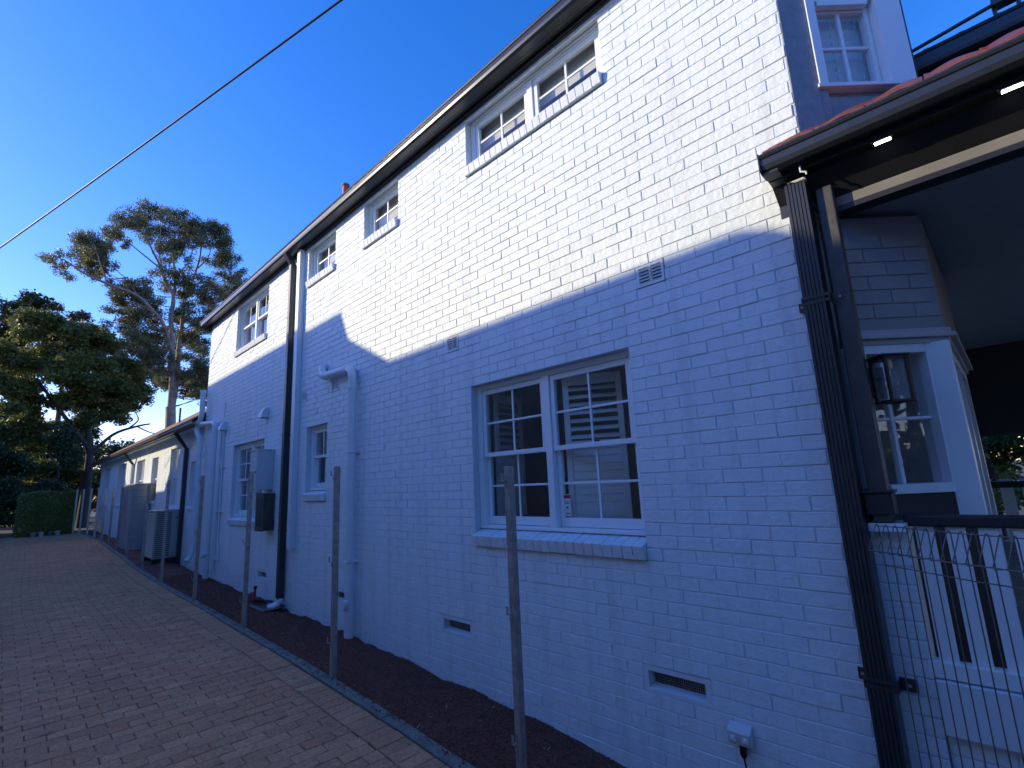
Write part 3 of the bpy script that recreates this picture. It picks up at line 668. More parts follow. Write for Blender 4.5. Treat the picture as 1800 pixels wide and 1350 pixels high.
for a, b_ in ((.14, .75), (.85, 1.5)):
    q = MB(); q.face([(lx+a, ly+.05, -.15), (lx+b_, ly+.05, -.15), (lx+b_, ly+.05, .6), (lx+a, ly+.05, .6)]); q.build('pane', M_GLASS, fw)
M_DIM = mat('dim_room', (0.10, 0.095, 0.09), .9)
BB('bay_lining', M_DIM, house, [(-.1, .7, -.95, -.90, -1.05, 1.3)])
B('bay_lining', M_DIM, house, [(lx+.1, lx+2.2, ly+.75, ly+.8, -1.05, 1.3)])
B('bay_return', M_RENDER, house, [(lx+1.6, lx+1.75, ly+.02, 1.2, -1.1, 1.45)])
B('front_wall', M_RENDER, house, [(lx+1.75, 10.9, .92, 1.14, -1.1, cz(KT))])
# eaves and gutter of the front gable seen over the verandah roof
fr = quad_gutter('front_gutter', house, 5.02, -3.0, .05, 3.18, .16, .15)
B('front_fascia', M_CHAR, house, [(5.17, 5.20, -3.0, .05, 3.02, 3.32), (4.9, 5.17, -3.0, .05, 3.00, 3.03)])
q = MB()
for i in range(14):
    y0 = -3+i*.22; q.prism([(y0, 3.32), (y0+.03, 3.355), (y0+.10, 3.37), (y0+.17, 3.355), (y0+.215, 3.33), (y0+.215, 3.30), (y0, 3.30)], 5.05, 5.5, 'x')
q.build('front_roof_tiles', M_TILE, house, .004)

# --- rainwater and waste pipes fixed to the wall
def rect_pipe(name, mt, par, path_boxes, bev=.008): return B(name, mt, par, path_boxes, bev)
dp = rect_pipe('downpipe', M_CHAR, house, [(D-.115, D-.02, 8.29, 8.385, -1.62, 3.86)])
q = MB(); q.prism([(D-.115, 3.86), (D-.02, 3.86), (3.135, 4.02), (3.045, 4.02)], 8.29, 8.385); q.build('swan_neck', M_CHAR, dp, .006)
for z in (2.9, .9, -.6): B('pipe_clip', M_CHAR, dp, [(D-.118, D-.0, 8.286, 8.389, z-.014, z+.014), (D-.012, D-.002, 8.25, 8.286, z-.014, z+.014), (D-.012, D-.002, 8.389, 8.43, z-.014, z+.014)])
q = MB(); q.tube(arc((D-.068, 8.337, -1.60), (D-.068, 8.337, -1.72), (D-.21, 8.39, -1.745), 6), [.058]*4+[.062, .066, .07], 14); q.build('downpipe_shoe', M_WHITE, dp)
cv = rect_pipe('cable_duct', M_PIPE, house, [(D-.085, D-.002, 7.98, 8.085, -.87, 4.02)], .004)
B('duct_cover', M_PIPE, cv, [(D-.092, D-.086, 7.974, 8.091, -.865, 1.55), (D-.092, D-.086, 7.974, 8.091, 1.555, 4.015)], .002)
# waste stack
rp_ = .056; yp, xp_ = 6.10, D-.085
path = [(D+.03, 7.08, 1.80), (D-.03, 7.08, 1.80)]+arc((D-.03, 7.08, 1.80), (xp_, 7.08, 1.79), (xp_, 6.98, 1.66), 5)[1:]+[(xp_, 6.94, 1.63)]+[(xp_, 6.30, 1.60)]+arc((xp_, 6.26, 1.598), (xp_, yp, 1.595), (xp_, yp, 1.43), 7)+[(xp_, yp, 1.35)]
q = MB(); q.tube(path, rp_, 18); q.tube([(xp_, yp, 1.36), (xp_, yp, gz(yp)-.1)], rp_, 20); ws = q.build('waste_pipe', M_PIPE, house)
for a, b_ in (((xp_, yp, 1.42), (xp_, yp, 1.30)), ((xp_, 6.36, 1.603), (xp_, 6.24, 1.597)), ((xp_, 7.0, 1.66), (xp_, 6.9, 1.625)), ((xp_, yp, -1.20), (xp_, yp, -1.28)), ((xp_, yp, -1.50), (xp_, yp, -1.56))):
    q = MB(); q.tube([a, b_], rp_+.007, 20); q.build('pipe_socket', M_PIPE, ws)
q = MB(); q.tube([(xp_, yp, -1.39), (xp_-.10, yp-.03, -1.39)], .052, 18); q.tube([(xp_-.095, yp-.028, -1.39), (xp_-.125, yp-.037, -1.39)], .062, 18); q.build('inspection_cap', M_PIPE, ws)
for z in (.46, -.9): B('pipe_clip', M_PIPE, ws, [(xp_-.062, D, yp-.062, yp+.062, z-.012, z+.012)], .004)
# pipes at the far corner
r2 = .055; xq = D-.11
path = [(xq, 13.30, 2.42), (xq, 13.30, 1.95)]+arc((xq, 13.30, 1.92), (xq, 13.30, 1.76), (xq-.02, 13.42, 1.68), 5)+arc((xq-.03, 13.46, 1.62), (xq-.03, 13.55, 1.50), (xq-.02, 13.44, 1.42), 5)+arc((xq-.01, 13.38, 1.36), (xq, 13.28, 1.26), (xq, 13.26, 1.10), 5)+[(xq, 13.26, -1.05)]+arc((xq, 13.26, -1.1), (xq-.01, 13.26, -1.35), (xq-.12, 13.22, -1.42), 5)
q = MB(); q.tube(path, r2, 14); cpipe = q.build('vent_pipe', M_PIPE, house)
q = MB(); q.tube([(xq, 13.30, 2.43), (xq, 13.30, 2.36)], r2+.008, 14); q.build('pipe_socket', M_PIPE, cpipe)
for z in (-.3, .7): q = MB(); q.tube([(xq, 13.26, z-.03), (xq, 13.26, z+.03)], r2+.006, 14); q.build('pipe_socket', M_PIPE, cpipe)
yb_ = 12.15
q = MB(); q.tube([(xq, 13.2, 1.62), (xq, 12.35, 1.55)]+arc((xq, 12.32, 1.548), (xq, yb_, 1.54), (xq, yb_, 1.38), 6)+[(xq, yb_, gz(12)-.1)], .056, 16); wp = q.build('waste_pipe', M_PIPE, house)
for z in (1.36, -.95, -1.52): q = MB(); q.tube([(xq, yb_, z-.035), (xq, yb_, z+.035)], .064, 16); q.build('pipe_socket', M_PIPE, wp)
q = MB(); q.tube([(xq, yb_, -1.2), (xq-.11, yb_-.05, -1.2)], .055, 16); q.tube([(xq-.105, yb_-.048, -1.2), (xq-.13, yb_-.058, -1.2)], .064, 16); q.build('inspection_cap', M_PIPE, wp)
q = MB(); q.tube([(D-.025, 11.86, 1.95), (D-.025, 11.86, 1.45)], .012, 8); q.tube([(D-.02, 11.80, 1.30), (D-.02, 11.80, -.95), (D-.02, 11.70, -1.05), (D-.02, 11.70, -1.30)], .017, 8); q.tube([(D-.03, 11.98, 1.5), (D-.03, 11.98, -1.5)], .016, 8)
cd = q.build('conduit', M_PIPE, house)
for z in (.55, -.35, -1.3): B('pipe_clip', M_PIPE, cd, [(D-.04, D, 11.66, 12.02, z-.01, z+.01)], .002)
def cowl(y, z):
    q = MB(); n = 8; prof = [(D, z-.10), (D-.02, z-.10)]+[(D-.02-.13*math.sin(PI/2*i/n)*1.0, z-.10+.0) for i in ()]
    prof = [(D, z-.09), (D-.13, z-.09)]+[(D-.13*math.cos(PI/2*i/n), z-.09+.19*math.sin(PI/2*i/n)) for i in range(1, n+1)]
    q.prism(prof, y-.085, y+.085); o_ = q.build('vent_cowl', M_PIPE, house, .006)
    B('cowl_mouth', M_BLACK, o_, [(D-.115, D-.015, y-.07, y+.07, z-.093, z-.0905)])
cowl(9.42, 1.40); cowl(11.80, 1.42)
# ribbed charcoal downpipe at the verandah corner
q = MB(); x0, x1, y0, y1 = D-.125, D-.02, .600, .712; prof = []
nr = 6
for i in range(nr):
    a = y0+(y1-y0)*i/nr; w_ = (y1-y0)/nr
    prof += [(x0, a+.0015), (x0, a+w_-.006), (x0+.005, a+w_-.0045), (x0+.005, a+w_-.001)]
prof = prof+[(x1, y1), (x1, y0)]
q.prism(prof, -2.1, 1.66, 'z'); rd = q.build('ribbed_downpipe', M_CHAR, house)
for z in (.93, -1.06):
    k = B('pipe_clip', M_CHAR, rd, [(x0-.004, x0-.001, y0-.02, y1+.004, z-.028, z-.008), (x0-.004, x0-.001, y0-.02, y1+.004, z+.004, z+.024), (x0-.003, D-.012, y1+.001, y1+.006, z-.028, z+.024), (D-.014, D-.004, y1+.006, y1+.05, z-.03, z+.026), (x0-.003, D-.05, y0-.024, y0-.018, z-.028, z+.024), (D-.06, D-.05, y0-.09, y0-.02, z-.03, z+.03)], .002)
    for yy_ in (y1+.03, y0-.06):
        q = MB(); xx = D-.016 if yy_ > y1 else D-.062; q.tube([(xx, yy_, z), (xx-.006, yy_, z)], .008, 10); q.build('screw', M_GALV, rd)

# ------------------------------------------------------------------ verandah at the front corner
ver = thing('verandah', 'dark open verandah with red tiled roof, charcoal gutter and white balustrade', 'verandah', (6, -1, gz(-1)))
vg = quad_gutter('gutter', ver, 2.995, -4.0, .782, 1.722, .118, .11)
q = MB(); q.prism([(2.985, 1.735), (2.985, 1.845), (3.105, 1.845), (3.105, 1.720), (3.02, 1.720)], .783, .790); q.build('gutter_end', M_GUT, vg)
for y in (.45, -.35, -1.2): B('gutter_strap', M_GUT, vg, [(2.99, 3.10, y-.012, y+.012, 1.838, 1.841)])
B('fascia', M_CHAR, ver, [(3.105, 3.125, -4.0, .775, 1.70, 1.845)])
q = MB(); q.prism([(3.02, 1.718), (3.17, 1.697), (3.262, 1.60), (3.262, 1.52), (3.30, 1.52), (3.30, 1.74), (3.02, 1.73)], .70, .78); q.build('eave_end', M_CHAR, ver)
B('soffit', M_BLACK, ver, [(3.09, 3.175, -4.0, .70, 1.692, 1.700)])
q = MB(); q.prism([(3.175, 1.692), (3.285, 1.545), (3.30, 1.545), (3.30, 1.72), (3.175, 1.71)], -4.0, .60); q.build('bulkhead', M_BLACK, ver)
M_BEAM = mat('taupe_beam', (0.17, 0.165, 0.155), .5, var=.15)
B('beam', M_BEAM, ver, [(3.285, 3.38, -4.0, .50, 1.485, 1.545)], .004)
B('beam_plate', M_BLACK, ver, [(3.284, 3.39, -4.0, .50, 1.455, 1.484)])
q = MB(); q.prism([(3.175, .478), (3.262, .478), (3.262, .492), (3.205, .500), (3.205, .565), (3.262, .575), (3.262, .588), (3.175, .588), (3.175, .575), (3.185, .56), (3.185, .505), (3.175, .492)], -.30, 1.60, 'z')
M_POST = mat('charcoal_post', (0.085, 0.082, 0.08), .45, .3, var=.35, vs=10, bump=.2, bs=30)
B('post', M_POST, ver, [(3.205, 3.285, .488, .572, -.299, 1.60)], .006)
LED = emis('led_white', (1, .97, .92), 7.0)
for y in (.217, -.277, -.80):
    h = B('downlight', M_BLACK, ver, [(3.098, 3.142, y-.05, y+.05, 1.682, 1.6915)], .003)
    B('lamp', LED, h, [(3.106, 3.134, y-.036, y+.036, 1.679, 1.6815)], .002)
q = MB(); q.tube([(3.075, .60, 1.715), (3.072, .60, 1.675), (3.082, .575, 1.668), (3.082, .575, 1.65)], .006, 8); q.build('cable_hook', M_WHITE, ver)
M_CEIL = mat('dark_ceiling', (0.45, 0.46, 0.48), .7)
B('ceiling', M_CEIL, ver, [(3.38, 9.4, -6.0, 1.1, 1.49, 1.51)])
p2 = math.tan(R(33))
q = MB(); q.prism([(3.62, 1.845+.60*p2-.03), (9.4, 1.845+3.0*p2), (9.4, 1.7), (3.62, 1.7)], -4.0, .40); q.build('roof', M_TILE, ver)
rt = B('roof_battens', M_DARK, ver, [(3.14, 3.64, -4.0, .70, 1.79, 1.81)])
for c in range(2):
    for i in range(19):
        y1 = .74-i*.245+(c % 2)*.0; y0 = y1-.238; xa = 3.055+c*.27; z = 1.866+c*.27*p2
        if y1 > .60 and c: continue
        n = 8; up = []; dn = []
        for k in range(n+1):
            t = k/n; w = .018*math.sin(PI*min(1, t*1.15))+.010*(1 if t > .88 else 0); up.append((y0+(y1-y0)*t, w+.018)); dn.append((y0+(y1-y0)*t, w))
        b = MB(); pr = up+dn[::-1]; m_ = len(pr)
        A_ = [(xa, p[0], z+p[1]) for p in pr]; E_ = [(xa+.30, p[0], z+.30*p2+p[1]) for p in pr]
        b.raw(A_+E_, [(k, (k+1) % m_, m_+(k+1) % m_, m_+k) for k in range(m_)]); b.raw(A_, [tuple(range(m_))]); b.build('roof_tile', M_TILE, rt)
q = MB(); q.prism([(2.99+.07, 1.862), (3.5, 1.862+.44*p2), (3.5, 1.89+.44*p2), (3.06, 1.892)], .742, .782); q.build('verge_tile', M_TILE, ver, .006)
B('flashing', mat('pale_flashing', (.6, .6, .58), .5), ver, [(3.10, 3.22, .60, .70, 1.925, 1.932)])
B('floor', M_CONC, ver, [(3.32, 9.4, -4.0, 1.1, -1.2, -1.06)])
# balustrade
B('handrail', M_DARK, ver, [(3.265, 3.345, -4.0, .455, -.318, -.262)], .010, seg=3)
B('bottom_rail', M_WHITE, ver, [(3.262, 3.335, -4.0, .462, -1.018, -.945)], .004)
for i in range(34):
    y = .418-i*.119; B('baluster', M_WHITE, ver, [(3.286, 3.308, y-.074, y, -.946, -.317)], .003)
pier = B('pier', M_MORTAR, ver, [(D+.0065, 3.44, .448, .606, -2.3, -.345)])
for r_ in range(23):
    z = -.345-(r_+1)*CH+.003; y0 = .448; 
    if r_ % 2: B('brick', M_BRICK, pier, [(D, D+.03, y0, .606, z, z+CH-.008)], .0035)
    else: B('brick', M_BRICK, pier, [(D, D+.03, y0, y0+.07, z, z+CH-.008), ], .0035); B('brick', M_BRICK, pier, [(D, D+.03, y0+.078, .606, z, z+CH-.008)], .0035)
B('pier_cap', M_WHITE, ver, [(3.195, 3.45, .44, .598, -.343, -.300)], .005)
B('newel_block', M_DARK, ver, [(3.19, 3.30, .470, .592, -.258, -.150), (3.18, 3.31, .462, .598, -.149, -.135)], .004)
B('plinth_cap', M_RENDER, ver, [(3.245, 3.48, -4.0, .446, -1.265, -1.026)], .006)
pl = B('plinth', M_MORTAR, ver, [(3.2965, 3.48, -4.0, .447, -2.4, -1.268)])
for r_ in range(10):
    z = -1.27-(r_+1)*CH+.003; y = .445-.12*(r_ % 2)
    if r_ % 2: B('brick', M_BRICK, pl, [(3.29, 3.32, .331, .445, z, z+CH-.008)], .0035)
    for i in range(7):
        B('brick', M_BRICK, pl, [(3.29, 3.32, y-ST+JT, y, z, z+CH-.008)], .0035); y -= ST
# far end of the verandah
B('far_header', M_DARK, ver, [(9.2, 9.4, -4.0, 1.1, .30, 1.49)]); B('far_handrail', M_DARK, ver, [(9.22, 9.30, -4.0, 1.1, -.38, -.30)], .006)
for i in range(24): y = 1.0-i*.20; B('far_baluster', M_WHITE, ver, [(9.25, 9.28, y-.125, y, -1.06, -.27)])
for y in (-1.9,): B('far_post', M_DARK, ver, [(9.22, 9.34, y-.06, y+.06, -1.06, .30)])
B('front_post', M_POST, ver, [(3.27, 3.37, -3.9, -3.8, -1.06, 1.485)], .004)

# lantern on the bay
lan = thing('wall_lantern', 'black box lantern with clear glass and filament bulb beside the bay window', 'lantern', tuple(bp(.21, .10, .30)))
s0, s1, n0, n1, z0, z1 = .125, .250, .05, .170, .315, .560; t = .015
M_LGL = bpy.data.materials.new('lantern_glass'); M_LGL.use_nodes = True; _n = M_LGL.node_tree.nodes; _L = M_LGL.node_tree.links
_t = _n.new('ShaderNodeBsdfTransparent'); _m = _n.new('ShaderNodeMixShader'); _m.inputs[0].default_value = 0.22  # pale diffuse share puts the look of reflections into the glass colour
_n['Principled BSDF'].inputs['Base Color'].default_value = (.6, .65, .68, 1); _n['Principled BSDF'].inputs['Roughness'].default_value = .15
_L.new(_t.outputs[0], _m.inputs[1]); _L.new(_n['Principled BSDF'].outputs[0], _m.inputs[2]); _L.new(_m.outputs[0], _n['Material Output'].inputs['Surface'])
fb = MB()
for s_ in (s0, s1-t):
    for n_ in (n0, n1-t): bbox_(fb, s_, s_+t, n_, n_+t, z0+.012, z1-.012)
for z in (z0, z1-.012): bbox_(fb, s0-.004, s1+.004, n0-.004, n0+.012, z, z+.012); bbox_(fb, s0-.004, s1+.004, n1-.012, n1+.004, z, z+.012); bbox_(fb, s0-.004, s0+.012, n0+.012, n1-.012, z, z+.012); bbox_(fb, s1-.012, s1+.004, n0+.012, n1-.012, z, z+.012)
fb.build('frame', M_BLACK, lan, .002)
BB('roof_plate', M_BLACK, lan, [(s0-.012, s1+.012, n0-.012, n1+.012, z1+.001, z1+.012)])
BB('back_plate', M_BLACK, lan, [(s0+.02, s1-.02, .0, .014, z0+.04, z1-.03)]); BB('arm', M_BLACK, lan, [(.178, .198, .014, n0, .45, .47)])
for a, b_ in (((s0+.005, n1-.005), (s1-.005, n1-.005)), ((s0+.005, n0+.01), (s0+.005, n1-.01)), ((s1-.005, n0+.01), (s1-.005, n1-.01))):
    q = MB(); q.face([bp(a[0], a[1], z0+.012), bp(b_[0], b_[1], z0+.012), bp(b_[0], b_[1], z1-.012), bp(a[0], a[1], z1-.012)]); q.build('glass', M_LGL, lan)
c = bp(.188, .110, 0); M_BRASS = mat('brass', (.55, .36, .12), .3, 1.0)
q = MB(); q.tube([(c.x, c.y, z1), (c.x, c.y, z1-.06)], .016, 12); q.build('bulb_holder', M_BRASS, lan)
prof = [(.012, z1-.06), (.016, z1-.08), (.028, z1-.115), (.033, z1-.14), (.028, z1-.165), (.012, z1-.18), (.003, z1-.184)]
q = MB(); q.tube([(c.x, c.y, z) for r_, z in prof], [r_ for r_, z in prof], 14); q.build('bulb', M_GLASS, lan)
q = MB(); q.tube([(c.x-.004, c.y, z1-.07), (c.x-.008, c.y, z1-.15), (c.x, c.y, z1-.155), (c.x+.008, c.y, z1-.15), (c.x+.004, c.y, z1-.07)], .0015, 6); q.build('filament', M_BRASS, lan)
# loose metal arm on the front roof
arm = thing('antenna_arm', 'dark metal arm with a clamp lying above the front roof tiles', 'antenna', (5.15, -.5, 3.42))
q = MB(); q.tube([(5.12, .30, 3.42), (5.10, -.60, 3.50)], .016, 8); q.build('rod', M_CHAR, arm)
B('clamp', M_CHAR, arm, [(5.05, 5.15, -.66, -.46, 3.45, 3.53)], .006)
for y in (-.47, -.60): B('bracket', M_CHAR, arm, [(5.09, 5.11, y-.012, y+.012, 3.36, 3.46)])

# ------------------------------------------------------------------ equipment on the wall
mbx = thing('meter_box', 'pale grey sheet-metal meter box on the wall, upper of the two boxes', 'meter box', (3.1, 9.1, 0.0))
B('case', M_GREYBOX, mbx, [(3.005, D-.001, 9.00, 9.36, .04, .70)], .006)
B('hood', M_GREYBOX, mbx, [(2.99, D-.001, 8.985, 9.375, .701, .722)], .004); B('door', M_GREYBOX, mbx, [(2.996, 3.004, 9.015, 9.345, .06, .68)], .003)
q = MB(); q.tube([(3.0, 9.05, .34), (2.985, 9.05, .34)], .014, 10); q.build('latch', M_CHAR, mbx)
M_OLIVE = mat('weathered_olive', (.10, .105, .075), .5, col2=(.03, .035, .03), vs=7)
mb2 = thing('fuse_box', 'dark weathered fuse box with a window, below the grey meter box', 'fuse box', (3.15, 9.0, -.65))
B('case', M_OLIVE, mb2, [(3.09, D-.001, 8.86, 9.20, -.62, -.02)], .008); B('lid', M_OLIVE, mb2, [(3.075, 3.089, 8.85, 9.21, -.63, -.01)], .005)
B('window', mat('dark_perspex', (.015, .016, .016), .1), mb2, [(3.0725, 3.0745, 8.90, 9.16, -.55, -.10)])
out = thing('power_outlet', 'white twin outdoor power outlet low on the painted wall with black plug', 'outlet', (D-.03, 1.42, -1.58))
q = MB(); q.prism([(D-.001, -1.478), (D-.045, -1.510), (D-.055, -1.518), (D-.042, -1.588), (D-.001, -1.60)], 1.352, 1.488); q.build('housing', mat('white_plastic', (.62, .63, .64), .35, var=.04), out, .006)
for y in (1.385, 1.455):
    q = MB(); q.obox((D-.0505, y, -1.548), (.004, 0, .0005), (0, .02, 0), (.003, 0, .018)); s_ = q.build('switch', MATS['white_plastic'], out, .003)
    q = MB(); q.obox((D-.0555, y, -1.545), (.0025, 0, 0), (0, .007, 0), (.0015, 0, .008)); q.build('rocker', M_WHITE, out, .001)
q = MB(); q.tube([(D-.03, 1.41, -1.59), (D-.03, 1.41, -1.64), (D-.03, 1.41, -1.655)], [.022, .019, .009], 12)
q.build('plug', M_BLACK, out)
q = MB(); q.tube([(D-.03, 1.41, -1.65), (D-.028, 1.405, -1.72), (D-.03, 1.385, -1.80), (D-.02, 1.37, -1.90), (D-.03, 1.36, -2.02)], .0055, 8); q.build('lead', M_BLACK, out)
# alarm sticker inside the glass
q = MB(); q.face([(D+.150, 2.715, -.315), (D+.150, 2.79, -.315), (D+.150, 2.79, -.135), (D+.150, 2.715, -.135)])
st = q.build('window_sticker', mat('sticker_white', (.75, .75, .76), .5)); tag(st, 'small white and red security sticker in the lower corner of the large window', 'sticker')
B('sticker_band', mat('sticker_red', (.45, .03, .04), .5), st, [(D+.1490, D+.1496, 2.718, 2.787, -.17, -.140)])
B('sticker_text', mat('sticker_ink', (.05, .05, .06), .5), st, [(D+.1490, D+.1496, 2.725, 2.78, -.20+.0, -.195), (D+.1490, D+.1496, 2.73, 2.775, -.212, -.207), (D+.1490, D+.1496, 2.743, 2.762, -.252, -.235), (D+.1490, D+.1496, 2.73, 2.775, -.295, -.288)])
# red tap and hose by the downpipe
tp = thing('garden_tap', 'red garden tap on a short standpipe beside the charcoal downpipe', 'tap', (3.05, 9.0, gz(9)))
q = MB(); q.tube([(3.08, 9.05, gz(9)-.05), (3.08, 9.05, gz(9)+.20)], .018, 10); q.tube([(3.08, 9.05, gz(9)+.15), (3.01, 9.03, gz(9)+.15), (2.99, 9.03, gz(9)+.10)], .014, 8); q.build('standpipe', mat('red_paint', (.42, .05, .035), .45), tp)
q = MB(); q.tube([(3.08, 9.05, gz(9)+.20), (3.08, 9.05, gz(9)+.245)], .026, 10); q.build('handle', M_BLACK, tp)
hs_ = MB(); hs_.tube([(3.08, 8.9, gz(9)+.05)]+[(3.05+.10*math.cos(a), 8.75+.16*math.sin(a), mz(3.05, 8.7)+.02+.004*a) for a in np.linspace(0, 9, 30)], .010, 8)
tag(hs_.build('garden_hose', mat('hose_black', (.02, .022, .02), .5)), 'short coil of dark hose on the mulch by the wall', 'hose')
tr = MB(); zt = mz(3.05, 8.5)+.012
tr.prism([(2.90, zt), (2.92, zt+.03), (2.925, zt+.03), (2.915, zt+.006), (3.19, zt+.006), (3.20, zt+.04), (3.206, zt+.04), (3.20, zt)], 8.15, 8.75)
tag(tr.build('splash_tray', M_CHAR), 'flat dark tray under the white downpipe shoe on the mulch', 'tray')

# ------------------------------------------------------------------ galvanised posts along the kerb
PG_ = 'galvanised posts along the kerb'
plist = [(2.45, 2.50, .10, 'nearest galvanised steel post, in front of the large window'), (2.45, 5.06, .235, 'second galvanised post from the front, before the grey waste stack'),
 (2.45, 7.65, .29, 'third galvanised post from the front, standing before the meter boxes'), (2.45, 10.10, .34, 'fourth galvanised post from the front, before the corner pipes'),
 (2.47, 12.70, .345, 'fifth galvanised post, in front of the air-conditioning unit panel'), (2.51, 14.95, .32, 'sixth galvanised post, in front of the air-conditioning louvres'), (2.60, 17.6, .30, 'seventh galvanised post, standing before the slim water tank')]
for (x, y, zt, lb_) in plist:
    p = thing('fence_post', lb_, 'fence post', (x+.03, y, gz(y)), PG_)
    w = .0255; tilt = random.gauss(0, .004); b = MB()
    b.box(x-w+.03, x+w+.03, y-w, y+w, gz(y)-.12, zt-.001); b.build('shaft', M_GALV, p, .003)
    B('post_mouth', M_BLACK, p, [(x-w+.034, x+w+.026, y-w+.004, y+w-.004, zt-.0012, zt-.0004)])
    for zb_ in (zt-.10, zt-.96, zt-1.72):
        xo = x+.03-w
        B('bracket', M_GALV, p, [(xo-.035, xo-.001, y+.002, y+.022, zb_, zb_+.005), (xo-.035, xo-.030, y+.002, y+.022, zb_+.005, zb_+.055), (xo-.004, xo-.0005, y+.0, y+.024, zb_-.05, zb_-.0005)], .001)
        q = MB(); q.tube([(xo-.003, y+.012, zb_-.028), (xo-.012, y+.012, zb_-.028)], .006, 8); q.build('bolt', M_GALV, p)
wlist = [(2.80, 20.6), (2.83, 22.6), (2.85, 24.6), (2.86, 26.6), (2.80, 28.4), (2.62, 29.2), (2.45, 29.8)]
M_FP = mat('weathered_post', (.62, .58, .50), .8, var=.3)
nm = ['first', 'second', 'third', 'fourth', 'fifth', 'sixth', 'seventh']
for i, (x, y) in enumerate(wlist):
    p = tag(B('slim_post', M_FP if i > 2 else M_GALV, None, [(x-.03-.008*(i > 2), x+.03, y-.03, y+.03, gz(y)-.1, .50-.12*(i < 3))], .005), 'slim post between tank and hedge, %s counting away from the tank' % nm[i], 'post', 'slim posts leading to the hedge')

# roll-top wire panel at the corner
rf = thing('wire_fence_panel', 'galvanised roll-top wire fence panel before the verandah balustrade', 'fence panel', (2.6, -.1, gz(0)))
fd = Vector((math.cos(R(125)), -math.sin(R(125)), 0)); fn = Vector((-fd.y, fd.x, 0))
if fn.dot(Vector((-1, 1, 0))) < 0: fn = -fn
F0 = Vector((3.10, .535, 0)); LF = 2.1; zt = -.292; M_WIRE = mat('galvanised_wire', (.22, .21, .195), .45, .6, var=.3)
def fp(s, n, z): v = F0+fd*s+fn*n; return Vector((v.x, v.y, z))
ns = int(LF/.05); zbm = gz(0)-.02
def hw(n, z): 
    q = MB(); q.tube([fp(i*LF/16, n, z+.002*math.sin(i*1.7)) for i in range(17)], .0028, 6); q.build('line_wire', M_WIRE, rf)
for i in range(ns+1):
    s = i*.05; q = MB()
    q.tube([fp(s, 0, zbm), fp(s, 0, zt-.16), fp(s, .0, zt-.02), fp(s, .006, zt-.002), fp(s, .016, zt-.004), fp(s, .075, zt-.118), fp(s, .070, zt-.128), fp(s, .004, zt-.132)], .0026, 6)
    q.build('picket_wire', M_WIRE, rf)
hw(-.004, zt-.012); hw(.012, zt-.010); hw(.078, zt-.122); hw(-.005, zt-.20)
for z in (zt-1.18, zt-1.38): hw(-.005, float(z))

# ------------------------------------------------------------------ air-conditioning unit and tank
ac = thing('air_conditioner', 'beige outdoor air-conditioning unit with louvred side, standing by the wall', 'air conditioner', (3.2, 16, gz(15.5)))
M_AC = mat('beige_enamel', (.42, .40, .36), .45, var=.06); x0, x1, y0, y1, zb_, zt_ = 2.80, 3.66, 15.40, 16.75, -1.50, -.33
B('casing', M_AC, ac, [(x0+.02, x1-.02, y0+.02, y1-.02, zb_, zt_-.03)], .006); B('lid', M_AC, ac, [(x0-.005, x1+.005, y0-.005, y1+.005, zt_-.03, zt_)], .008)
B('front_panel', M_AC, ac, [(x0+.36, x1, y0, y0+.019, zb_+.02, zt_-.035)], .004); B('corner_post', M_AC, ac, [(x0, x0+.04, y0, y0+.04, zb_, zt_-.031)], .003)
k = 22
for i in range(k):
    z = zb_+.06+(zt_-zb_-.14)*i/(k-1)
    q = MB(); q.obox((x0+.20, y0+.012, z), (.155, 0, 0), (0, .010, .008), (0, -.002, .006)); q.build('louvre', M_AC, ac)
    q = MB(); q.obox((x0+.010, (y0+y1)/2, z), (.010, 0, .008), (0, .62, 0), (-.002, 0, .006)); q.build('louvre', M_AC, ac)
B('coil', M_BLACK, ac, [(x0+.046, x0+.354, y0+.0192, y0+.0198, zb_+.04, zt_-.05)])
B('badge', mat('badge_blue', (.10, .16, .32), .4), ac, [(x0+.50, x0+.64, y0-.003, y0-.0005, zt_-.16, zt_-.13)], .001)
B('handle_slot', M_CHAR, ac, [(x0+.42, x0+.72, y0-.004, y0-.0005, zt_-.205, zt_-.185)])
for a in (y0+.1, y1-.2): B('foot', M_CHAR, ac, [(x0+.02, x1-.02, a, a+.08, gz(16)-.05, zb_)])
q = MB(); q.tube([(x1-.02, y0+.1, -.75), (x1+.0, y0-.05, -.75), (x1+.03, y0-.08, -.9), (x1-.02, y0-.05, -1.2), (x1-.05, y0-.02, -1.6)], .045, 10); q.build('pipe_lagging', M_BLACK, ac)
tk = thing('water_tank', 'tall slim grey water tank with rounded ends behind the air conditioner', 'water tank', (3.2, 20.4, gz(20)))
M_TANK = mat('grey_tank', (.28, .30, .31), .5, var=.1)
def stadium(xc, w, y0, y1, n=10):
    r = w/2; P_ = [(xc-r*math.cos(PI*i/n), y0+r-r*math.sin(PI*i/n)) for i in range(n+1)]
    return P_+[(xc+r*math.cos(PI*i/n), y1-r+r*math.sin(PI*i/n)) for i in range(n+1)]
q = MB(); q.prism(stadium(3.22, .64, 19.4, 21.4), -1.55, .40, 'z', 0, True); q.build('body', M_TANK, tk)
for i in range(9):
    z = -1.4+i*.21; q = MB(); q.prism(stadium(3.22, .655, 19.392, 21.408), z-.018, z+.018, 'z'); q.build('rib', M_TANK, tk, .008)
q = MB(); q.prism(stadium(3.22, .67, 19.385, 21.415), .401, .45, 'z'); q.build('lid', M_TANK, tk, .015)

